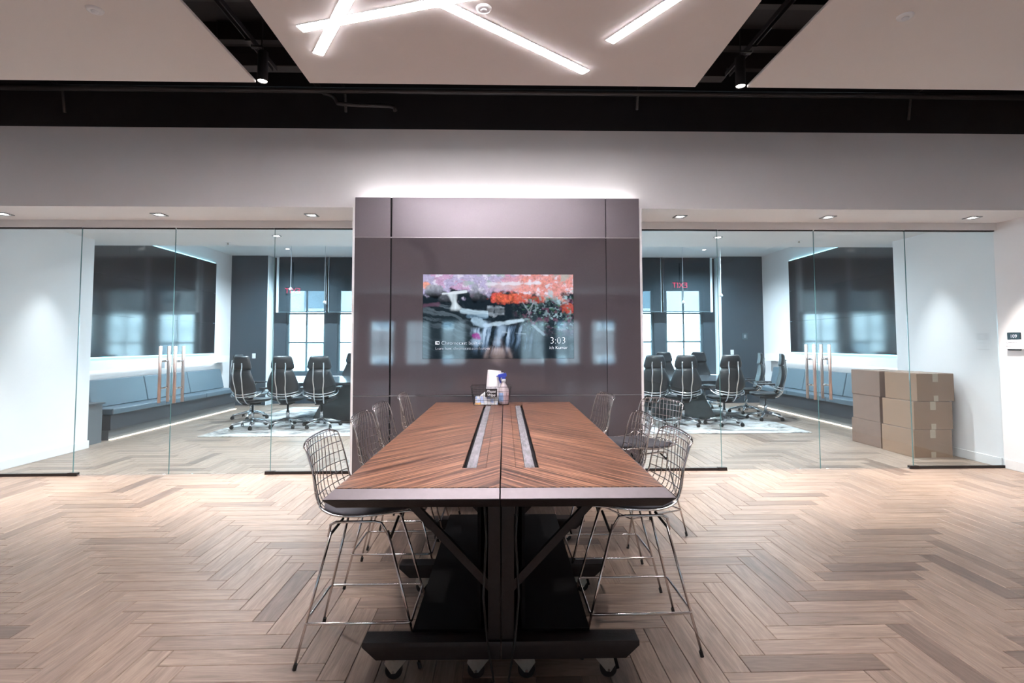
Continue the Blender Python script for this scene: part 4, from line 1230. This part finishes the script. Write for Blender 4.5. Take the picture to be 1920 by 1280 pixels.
def make_office_chair():
    t = thing('office_chair', 'x', 'office chair', (0, 0, 0), 0, 'black office chairs around the boardroom table')   # faces +Y
    bm = bm_new(); lathe(bm, [(.034, .055), (.040, .075), (.038, .125), (.030, .16)], 16)
    for k in range(5):
        a = 2 * PI * k / 5 + PI / 2; d = Vector((math.cos(a), math.sin(a), 0))
        tube(bm, [d * .02 + Vector((0, 0, .125)), d * .16 + Vector((0, 0, .105)), d * .315 + Vector((0, 0, .072))], [.030, .023, .015], 8)
    bs = obj('star_base', bm, 'chair_chrome', t, True)
    cm = bm_new()
    for s in (-.013, .013): lathe(cm, [(.026, -.009), (.030, -.006), (.030, .006), (.026, .009)], 12, (s, 0, .030), 'x')
    box(cm, -.008, .008, -.012, .020, .028, .066)
    cme = mesh_of('caster', cm, 'rubber')
    for k in range(5):
        a = 2 * PI * k / 5 + PI / 2
        c = bpy.data.objects.new('caster', cme); COL.objects.link(c); c.parent = t; c.location = (.315 * math.cos(a), .315 * math.sin(a), .0); c.rotation_euler = (0, 0, a + 1.1)
    bm = bm_new(); lathe(bm, [(.027, .15), (.027, .27), (.017, .272), (.017, .40)], 14); obj('gas_lift', bm, 'chair_chrome', t, True)
    bm = bm_new(); box(bm, -.085, .085, -.16, .10, .385, .425); bevel(bm, .012); obj('tilt_mechanism', bm, 'black_leather', t)

    def pad(name, f, m, nu=12, nv=12, th=.05, parent=t):
        bm = bm_new(); A, B = {}, {}
        for i in range(nu + 1):
            for j in range(nv + 1):
                u_ = i / nu * 2 - 1; w_ = j / nv
                p, n = f(u_, w_); e = max(abs(u_), abs(w_ * 2 - 1)); h = th * (1 - .8 * e ** 5)
                A[i, j] = bm.verts.new(p + n * h * .5); B[i, j] = bm.verts.new(p - n * h * .5)
        for i in range(nu):
            for j in range(nv):
                bm.faces.new((A[i, j], A[i + 1, j], A[i + 1, j + 1], A[i, j + 1])); bm.faces.new((B[i, j], B[i, j + 1], B[i + 1, j + 1], B[i + 1, j]))
        for i in range(nu):
            for j in (0, nv): bm.faces.new((A[i, j], A[i + 1, j], B[i + 1, j], B[i, j]))
        for j in range(nv):
            for i in (0, nu): bm.faces.new((A[i, j], A[i, j + 1], B[i, j + 1], B[i, j]))
        return obj(name, bm, m, parent, True)

    def interp(w, ks, vs_): return float(np.interp(w, ks, vs_))

    def fseat(u_, w_):
        hw = interp(w_, [0, .15, .5, .85, 1], [.17, .225, .25, .235, .17])
        return Vector((u_ * hw, -.20 + .46 * w_ + .0 * u_, .468 - .012 * math.sin(w_ * PI) + .018 * u_ * u_ - .03 * max(0, w_ - .8) * 5 * .2)), Vector((0, 0, 1))

    pad('seat', fseat, 'black_leather', th=.075)

    def fback(u_, w_):
        hw = interp(w_, [0, .12, .35, .55, .8, 1], [.12, .19, .262, .258, .21, .165])
        z = .49 + .50 * w_; y = -.205 - .05 * math.sin(w_ * 2.6) - .085 * w_ + .055 * u_ * u_
        return Vector((u_ * hw, y, z)), Vector((0, 1, .18)).normalized()

    pad('backrest', fback, 'black_leather', th=.055)

    def fhead(u_, w_):
        hw = interp(w_, [0, .15, .5, .9, 1], [.165, .195, .185, .155, .135])
        z = .985 + .225 * w_; y = -.295 - .03 * w_ + .05 * (w_ - .4) ** 2 + .04 * u_ * u_
        return Vector((u_ * hw, y, z)), Vector((0, 1, .05)).normalized()

    pad('headrest', fhead, 'black_leather', th=.06)
    for s in (-1, 1):
        bm = bm_new()
        cvp = catmull([(s * .055, -.10, .41), (s * .065, -.19, .42), (s * .075, -.285, .52), (s * .070, -.315, .66), (s * .085, -.345, .80), (s * .080, -.36, .92), (s * .082, -.345, 1.03), (s * .078, -.352, 1.10)], 22)
        tube(bm, cvp, .0115, 6); obj('back_strut', bm, 'chair_chrome', t, True)
        bm = bm_new()
        A = [bm.verts.new(p) for p in ((0, 0, 0),)]; bm.free()
        bm = bm_new(); box(bm, s * .285 - .04, s * .285 + .04, -.14, .13, .655, .685); bevel(bm, .013, 3)
        ar = obj('armrest', bm, 'black_leather', t)
        bm = bm_new(); tube(bm, catmull([(s * .275, -.05, .655), (s * .285, -.12, .60), (s * .25, -.22, .555), (s * .16, -.28, .535)], 10), .011, 6); obj('arm_support', bm, 'chair_chrome', ar, True)
    for z, d in ((.575, .0), (.535, -.004)):
        bm = bm_new(); tube(bm, [(x, -.292 + d + .16 * (x / .25) ** 2 * .7, z + .045 * (x / .25) ** 2) for x in np.linspace(-.25, .25, 13)], .0105, 6); obj('recline_bar', bm, 'chair_chrome', t, True)
    return t


OC = [(-4.16, 9.22, -18, 'black office chair at the left end of the near row, turned towards the right'),
      (-3.60, 9.30, 0, 'black office chair square to the table, middle of the three left of the grey panel'),
      (-3.02, 9.28, 8, 'black office chair beside the stone base, nearest the grey panel on its left'),
      (-4.70, 10.35, -95, 'black office chair at the left end of the table seen side-on behind another chair'),
      (-3.20, 11.75, 180, 'black office chair on the window side, behind the left near row'),
      (-2.35, 11.75, 178, 'black office chair on the window side partly hidden by the grey panel on its left'),
      (2.62, 9.22, 5, 'black office chair just right of the grey panel, partly hidden by it'),
      (3.20, 9.22, -6, 'black office chair in front of the right stone base'),
      (3.92, 9.22, 4, 'black office chair behind the glass joint, right end of the near row'),
      (4.95, 9.82, 68, 'side-on black office chair at the right table end, nearer of two'),
      (5.02, 10.75, 72, 'side-on black office chair at the right table end, farther of two'),
      (3.75, 11.75, 180, 'black office chair on the window side behind the right stone base'),
      (4.55, 11.70, 186, 'black office chair on the window side near the right reveal')]
oc0 = None
for x, y, r, lab in OC:
    if oc0 is None:
        oc0 = make_office_chair(); oc0.location = (x, y, .0105); oc0.rotation_euler = (0, 0, math.radians(r)); oc0['label'] = lab
    else: dup(oc0, (x, y, .0105), math.radians(r), lab)


# benches, ledges, video walls
def side(s):
    X = BL if s < 0 else BR; nm = 'left' if s < 0 else 'right'
    B = lambda a, b_: (X - s * max(a, b_), X - s * min(a, b_)) if s > 0 else (X + min(a, b_), X + max(a, b_))
    y0, y1 = 8.12, 11.95
    b = thing('bench', 'built-in bench with blue-grey padded back under the %s video wall' % nm, 'bench', (-s * .012, 0, 0))
    part_box('bench_base', 'dark_wood', b, *B(0, .50), y0, y1, .15, .375)
    part_box('plinth', 'plinth_grey', b, *B(0, .46), y0 + .02, y1, .0, .15)
    part_box('light_strip', 'led_warm', b, *B(.4605, .495), y0 + .03, y1, .003, .009)
    n = 3
    for k in range(n):
        a = y0 + (y1 - y0) * k / n; c = y0 + (y1 - y0) * (k + 1) / n
        bm = bm_new(); x_ = B(.10, .53); box(bm, x_[0], x_[1], a + .004, c - .004, .375, .465); bevel(bm, .022, 3); obj('seat_cushion', bm, 'bench_leather', b)
        bm = bm_new()
        f0, f1 = (.06, .22)
        p = [(X - s * .02, .47), (X - s * .22, .47), (X - s * .13, .88), (X - s * .02, .88)]
        A = [(px_, a + .006, pz_) for px_, pz_ in p]; C_ = [(px_, c - .006, pz_) for px_, pz_ in p]
        frustum(bm, A, C_); bmesh.ops.recalc_face_normals(bm, faces=bm.faces); bevel(bm, .02, 3); obj('back_cushion', bm, 'bench_leather', b)
    l = thing('wall_ledge', 'white wall ledge with hidden light below the %s video wall' % nm, 'ledge', (0, 0, 0))
    part_box('ledge_box', 'white_paint', l, *B(0, .17), 7.75, 12.25, 1.02, 1.17, bev=.004)
    part_box('light_strip', 'led_cool', l, *B(.02, .05), 7.8, 11.95, 1.010, 1.0195)
    v_ = thing('video_wall', 'black video wall of nine glossy screens on the %s boardroom wall' % nm, 'video wall', (0, 0, 0))
    ya, yb = 7.66, (11.78 if s < 0 else 11.30); za, zb = 1.225, 3.18
    part_box('mount', 'black_board', v_, *B(0.0, .06), ya + .03, yb - .03, za + .03, zb - .03)
    for i in range(3):
        for j in range(3):
            bm = bm_new(); x_ = B(.06, .085)
            box(bm, x_[0], x_[1], ya + (yb - ya) * i / 3 + .0015, ya + (yb - ya) * (i + 1) / 3 - .0015, za + (zb - za) * j / 3 + .0015, za + (zb - za) * (j + 1) / 3 - .0015)
            obj('display', bm, 'video_glass', v_)
    bm = bm_new(); x_ = B(.02, .055)
    box(bm, x_[0], x_[1], ya, yb + .025, zb - .005, zb + .022); box(bm, x_[0], x_[1], yb - .004, yb + .022, za, zb); box(bm, x_[0], x_[1], ya, yb, za - .018, za + .004)
    obj('backlight_strip', bm, 'led_blue', v_)
    so = thing('wall_socket', 'square grey socket box below the %s video wall' % nm, 'socket', (X, 9.85, 1.085 if s > 0 else 1.06))
    # socket on the ledge face
    xx = -s * .17
    bm = bm_new(); box(bm, min(xx, xx - s * .008), max(xx, xx - s * .008), -.08, .08, -.09, .08); bevel(bm, .002, 1); obj('plate', bm, 'sign_white', so)
    bm = bm_new(); box(bm, min(xx - s * .0085, xx - s * .010), max(xx - s * .0085, xx - s * .010), -.06, .06, -.07, .06); obj('recess', bm, 'grey_plastic', so)


side(-1); side(1)
t = thing('side_table', 'small dark square side table in front of the left bench end', 'side table', (-5.98, 7.85, 0))
part_box('top', 'dark_wood', t, -.20, .24, -.16, .16, .555, .58, bev=.004)
part_box('body', 'plinth_grey', t, -.17, .21, -.14, .14, .0, .555)

# shades
for x0, x1, lab in ((-5.20, -4.09, 'dark roller shade over the first boardroom window from the left'), (-4.02, -2.86, 'dark roller shade over the second boardroom window from the left'),
                    (-2.79, -.42, 'dark roller shade hidden behind the panel wall, left part'), (.36, 2.66, 'dark roller shade hidden behind the panel wall, right part'),
                    (2.73, 3.93, 'dark roller shade over the seventh boardroom window from the left'), (4.00, 5.14, 'dark roller shade over the eighth boardroom window from the left')):
    t = thing('roller_shade', lab, 'roller shade', (0, BY + .14, 0), 0, 'dark roller shades')
    bm = bm_new(); box(bm, x0, x1, 0, .0015, 2.19, 3.49); obj('fabric', bm, 'shade_mesh', t)
    bm = bm_new(); box(bm, x0, x1, -.008, .010, 2.165, 2.19); obj('hem_bar', bm, 'window_frame_paint', t)
    bm = bm_new(); box(bm, x0 - .055, x0 - .012, -.02, .02, 2.165, 3.49); box(bm, x1 + .012, x1 + .055, -.02, .02, 2.165, 3.49); obj('side_strip', bm, 'pale_trim_white', t)  # pale strip along each edge of the shade
for x, y, z, lab in ((-3.86, 10.0, 2.45, 'white hanging microphone on a cord above the left end of the boardroom table'), (-3.23, 10.0, 2.20, 'white hanging microphone nearest the grey panel on its left'),
                     (4.24, 10.0, 2.33, 'white hanging microphone on a cord above the right end of the boardroom table'), (3.51, 10.0, 2.20, 'white hanging microphone in front of the eighth window')):
    t = thing('hanging_microphone', lab, 'microphone', (x, y, z), 0, 'hanging microphones over the boardroom table')
    bm = bm_new(); lathe(bm, [(.010, -.035), (.030, -.028), (.034, -.008), (.022, .012), (.008, .03)], 14); obj('capsule', bm, 'white_plastic', t, True)
    bm = bm_new(); tube(bm, [(0, 0, .03), (0, 0, 3.5 - z)], .0045, 5); obj('cord', bm, 'pull_cord', t)
for x, z, w, h, m_, lab, nm in ((-5.69, 1.146, .075, .115, 'white_plastic', 'white switch plate on the dark wall left of the windows', 'switch_plate'),
                            (5.585, 1.20, .075, .115, 'white_plastic', 'white switch plate on the dark wall right of the windows', 'switch_plate'),
                            (5.90, 1.58, .13, .15, 'window_frame_paint', 'dark thermostat on the dark wall right of the windows', 'thermostat')):
    t = thing(nm, lab, nm.replace('_', ' '), (x, BY, z))
    part_box('plate', m_, t, -w / 2, w / 2, -.012, 0, -h / 2, h / 2, bev=.003)
    part_box('button', 'grey_plastic' if nm == 'thermostat' else 'sign_white', t, -w / 5, w / 5, -.016, -.012, -h / 4, h / 4)

# ================================================================== OUTSIDE
bm = bm_new(); box(bm, -40, 40, BY + 1, 45, -6.2, -6.0)
struct('street', bm, 'street_asphalt', 'street outside the boardroom windows')
rb = thing('rear_building', 'brick building outside the rear windows, seen only as a reflection', 'building', (0, RY - 9, -6))
part_box('wall', mat('facade_brick', (.19, .185, .185), .85, noise=.15, nscale=2), rb, -26, 26, -2, 0, 0, 30)
for zz in (1, 4.6, 8.2, 11.8):
    for k in range(-6, 7):
        bm = bm_new(); box(bm, k * 3.2 - .7, k * 3.2 + .7, 0, .06, zz, zz + 2.1); w_ = obj('window', bm, 'facade_trim', rb)
        bm = bm_new(); box(bm, k * 3.2 - .6, k * 3.2 + .6, .06, .065, zz + .1, zz + 2.0); obj('pane', bm, 'facade_glass', w_)
fb = thing('facade', 'pale building facade across the street, overexposed through the boardroom windows', 'building', (0, 27, -6))
part_box('wall', 'facade_stone', fb, -34, 34, 0, 3, 0, 22)
for k in range(-9, 10):
    for zz in (1.2, 5.2, 9.2, 13.2, 17.2):
        bm = bm_new()
        x0 = k * 3.4 + .4
        box(bm, x0, x0 + 1.3, -.10, 0, zz - .14, zz); box(bm, x0 - .1, x0 + 1.4, -.16, 0, zz + 2.3, zz + 2.48); box(bm, x0, x0 + .08, -.06, 0, zz, zz + 2.3); box(bm, x0 + 1.22, x0 + 1.3, -.06, 0, zz, zz + 2.3)
        w_ = obj('window', bm, 'facade_trim', fb)
        bm = bm_new(); box(bm, x0 + .08, x0 + 1.22, -.02, -.002, zz, zz + 2.3); obj('pane', bm, 'facade_glass', w_)
bm = bm_new()
for zz in (4.2, 8.2, 12.2, 16.2): box(bm, -34, 34, -.22, 0, zz, zz + .22)
obj('cornice', bm, 'facade_trim', fb)

# ================================================================== PHOTOGRAPHER (seen only as a reflection)
def skin_body(name, verts, edges, root, m, parent, levels=1):
    me = bpy.data.meshes.new(name); me.from_pydata([v[0] for v in verts], edges, [])
    o = bpy.data.objects.new(name, me); COL.objects.link(o)
    o.modifiers.new('skin', 'SKIN')
    sv = me.skin_vertices[0].data
    for i, v in enumerate(verts):
        r = v[1]; sv[i].radius = (r, r) if not hasattr(r, '__len__') else r
        sv[i].use_root = (i == root)
    sub = o.modifiers.new('subsurf', 'SUBSURF'); sub.levels = levels; sub.render_levels = levels
    dg = bpy.context.evaluated_depsgraph_get(); ev = bpy.data.meshes.new_from_object(o.evaluated_get(dg))
    bpy.data.objects.remove(o)
    ev.name = name; ev.materials.clear(); ev.materials.append(MATS[m])
    ev.polygons.foreach_set('use_smooth', [True] * len(ev.polygons))
    r = bpy.data.objects.new(name, ev); COL.objects.link(r); r.parent = parent
    return r


pe = thing('person', 'person in a pale pink shirt holding up a camera, mirrored in the television', 'person', (0, -.46, 0))
V_ = [((0, -.03, .88), (.135, .10)), ((0, -.02, 1.02), (.125, .095)), ((0, .02, 1.18), (.155, .105)), ((0, .04, 1.29), (.10, .075)), ((0, .055, 1.36), .052),
      ((0, .075, 1.425), (.066, .078)), ((0, .080, 1.50), (.074, .090)), ((0, .075, 1.555), (.060, .075))]
E_ = [(i, i + 1) for i in range(7)]
for s_ in (-1, 1):
    b0 = len(V_)
    V_ += [((s_ * .175, .035, 1.275), .058), ((s_ * .245, .12, 1.10), .043), ((s_ * .17, .28, 1.25), .036), ((s_ * .105, .345, 1.355), .027), ((s_ * .092, .365, 1.395), (.030, .020))]
    E_ += [(3, b0), (b0, b0 + 1), (b0 + 1, b0 + 2), (b0 + 2, b0 + 3), (b0 + 3, b0 + 4)]
    palm = b0 + 4
    for k, (dz, ln) in enumerate(((.040, .9), (.020, 1.0), (.0, .95), (-.018, .8))):
        c = len(V_)
        V_ += [((s_ * .090, .385, 1.400 + dz), .0095), ((s_ * .080, .385 + .030 * ln, 1.402 + dz), .0088), ((s_ * (.080 - .026 * ln), .385 + .030 * ln, 1.402 + dz), .0078)]
        E_ += [(palm, c), (c, c + 1), (c + 1, c + 2)]
    c = len(V_); V_ += [((s_ * .078, .335, 1.405), .011), ((s_ * .055, .325, 1.415), .009)]; E_ += [(palm, c), (c, c + 1)]
    b0 = len(V_)
    V_ += [((s_ * .095, -.03, .80), .088), ((s_ * .105, .0, .46), .058), ((s_ * .11, -.03, .10), .040), ((s_ * .115, .08, .035), (.040, .030)), ((s_ * .12, .15, .028), (.036, .022))]
    E_ += [(0, b0), (b0, b0 + 1), (b0 + 1, b0 + 2), (b0 + 2, b0 + 3), (b0 + 3, b0 + 4)]
skin_body('body', V_, E_, 0, 'skin', pe)
SH = [((0, -.03, .86), (.155, .118)), ((0, -.02, 1.02), (.148, .115)), ((0, .02, 1.18), (.175, .124)), ((0, .04, 1.285), (.115, .09)), ((0, .052, 1.335), .064)]
SE = [(0, 1), (1, 2), (2, 3), (3, 4)]
for s_ in (-1, 1):
    b0 = len(SH); SH += [((s_ * .178, .035, 1.272), .078), ((s_ * .248, .12, 1.10), .062), ((s_ * .185, .25, 1.22), .050)]
    SE += [(3, b0), (b0, b0 + 1), (b0 + 1, b0 + 2)]
skin_body('shirt', SH, SE, 0, 'shirt', pe)
TR = [((0, -.03, .88), (.142, .108))]; TE = []
for s_ in (-1, 1):
    b0 = len(TR); TR += [((s_ * .097, -.03, .80), .102), ((s_ * .106, .0, .46), .074), ((s_ * .11, -.03, .11), .058)]; TE += [(0, b0), (b0, b0 + 1), (b0 + 1, b0 + 2)]
skin_body('trousers', TR, TE, 0, 'trousers', pe)
hr = bm_new()
bmesh.ops.create_uvsphere(hr, u_segments=20, v_segments=12, radius=1)
for v_ in hr.verts:
    v_.co = Vector((v_.co.x * .080, v_.co.y * .095 + .066, v_.co.z * .075 + 1.535))
bmesh.ops.delete(hr, geom=[f_ for f_ in hr.faces if f_.calc_center_median().z < 1.515 and f_.calc_center_median().y > .05 or f_.calc_center_median().z < 1.48], context='FACES')
obj('hair', hr, 'hair', pe, True)
for s_ in (-1, 1):
    b_m = bm_new(); bmesh.ops.create_uvsphere(b_m, u_segments=10, v_segments=8, radius=.012)
    e_ = obj('eye', b_m, 'white_plastic', pe, True); e_.location = (s_ * .030, .158, 1.490)
    b_m = bm_new(); bmesh.ops.create_uvsphere(b_m, u_segments=8, v_segments=6, radius=.006)
    q_ = obj('pupil', b_m, 'hair', e_, True); q_.location = (0, .009, 0)
    b_m = bm_new(); bmesh.ops.create_uvsphere(b_m, u_segments=8, v_segments=6, radius=1)
    for v_ in b_m.verts: v_.co = Vector((v_.co.x * .010, v_.co.y * .020, v_.co.z * .030))
    q_ = obj('ear', b_m, 'skin', pe, True); q_.location = (s_ * .076, .07, 1.485)
b_m = bm_new(); tube(b_m, [(0, .155, 1.495), (0, .172, 1.470), (0, .160, 1.458)], [.008, .013, .009], 8); obj('nose', b_m, 'skin', pe, True)
b_m = bm_new(); tube(b_m, [(-.024, .148, 1.430), (0, .156, 1.428), (.024, .148, 1.430)], [.003, .006, .003], 8); obj('mouth', b_m, mat('lips', (.16, .05, .045), .5, noise=.05), pe, True)
hc = thing('handheld_camera', 'black camera held up by the person, mirrored in the television', 'camera', (0, -.085, 1.40))
b_m = bm_new(); box(b_m, -.070, .070, -.030, .028, -.045, .045); bevel(b_m, .008, 2); box(b_m, -.025, .025, -.028, .024, .042, .066); obj('camera_body', b_m, 'black_board', hc)
b_m = bm_new(); lathe(b_m, [(.036, .026), (.036, .060), (.033, .070), (.024, .070), (.022, .062)], 24, (0, 0, 0), 'y', True, True); obj('lens_barrel', b_m, 'rubber', hc, True)
b_m = bm_new(); lathe(b_m, [(.021, .0625), (.010, .066)], 20, (0, 0, 0), 'y'); obj('lens_glass', b_m, 'screen_black', hc, True)
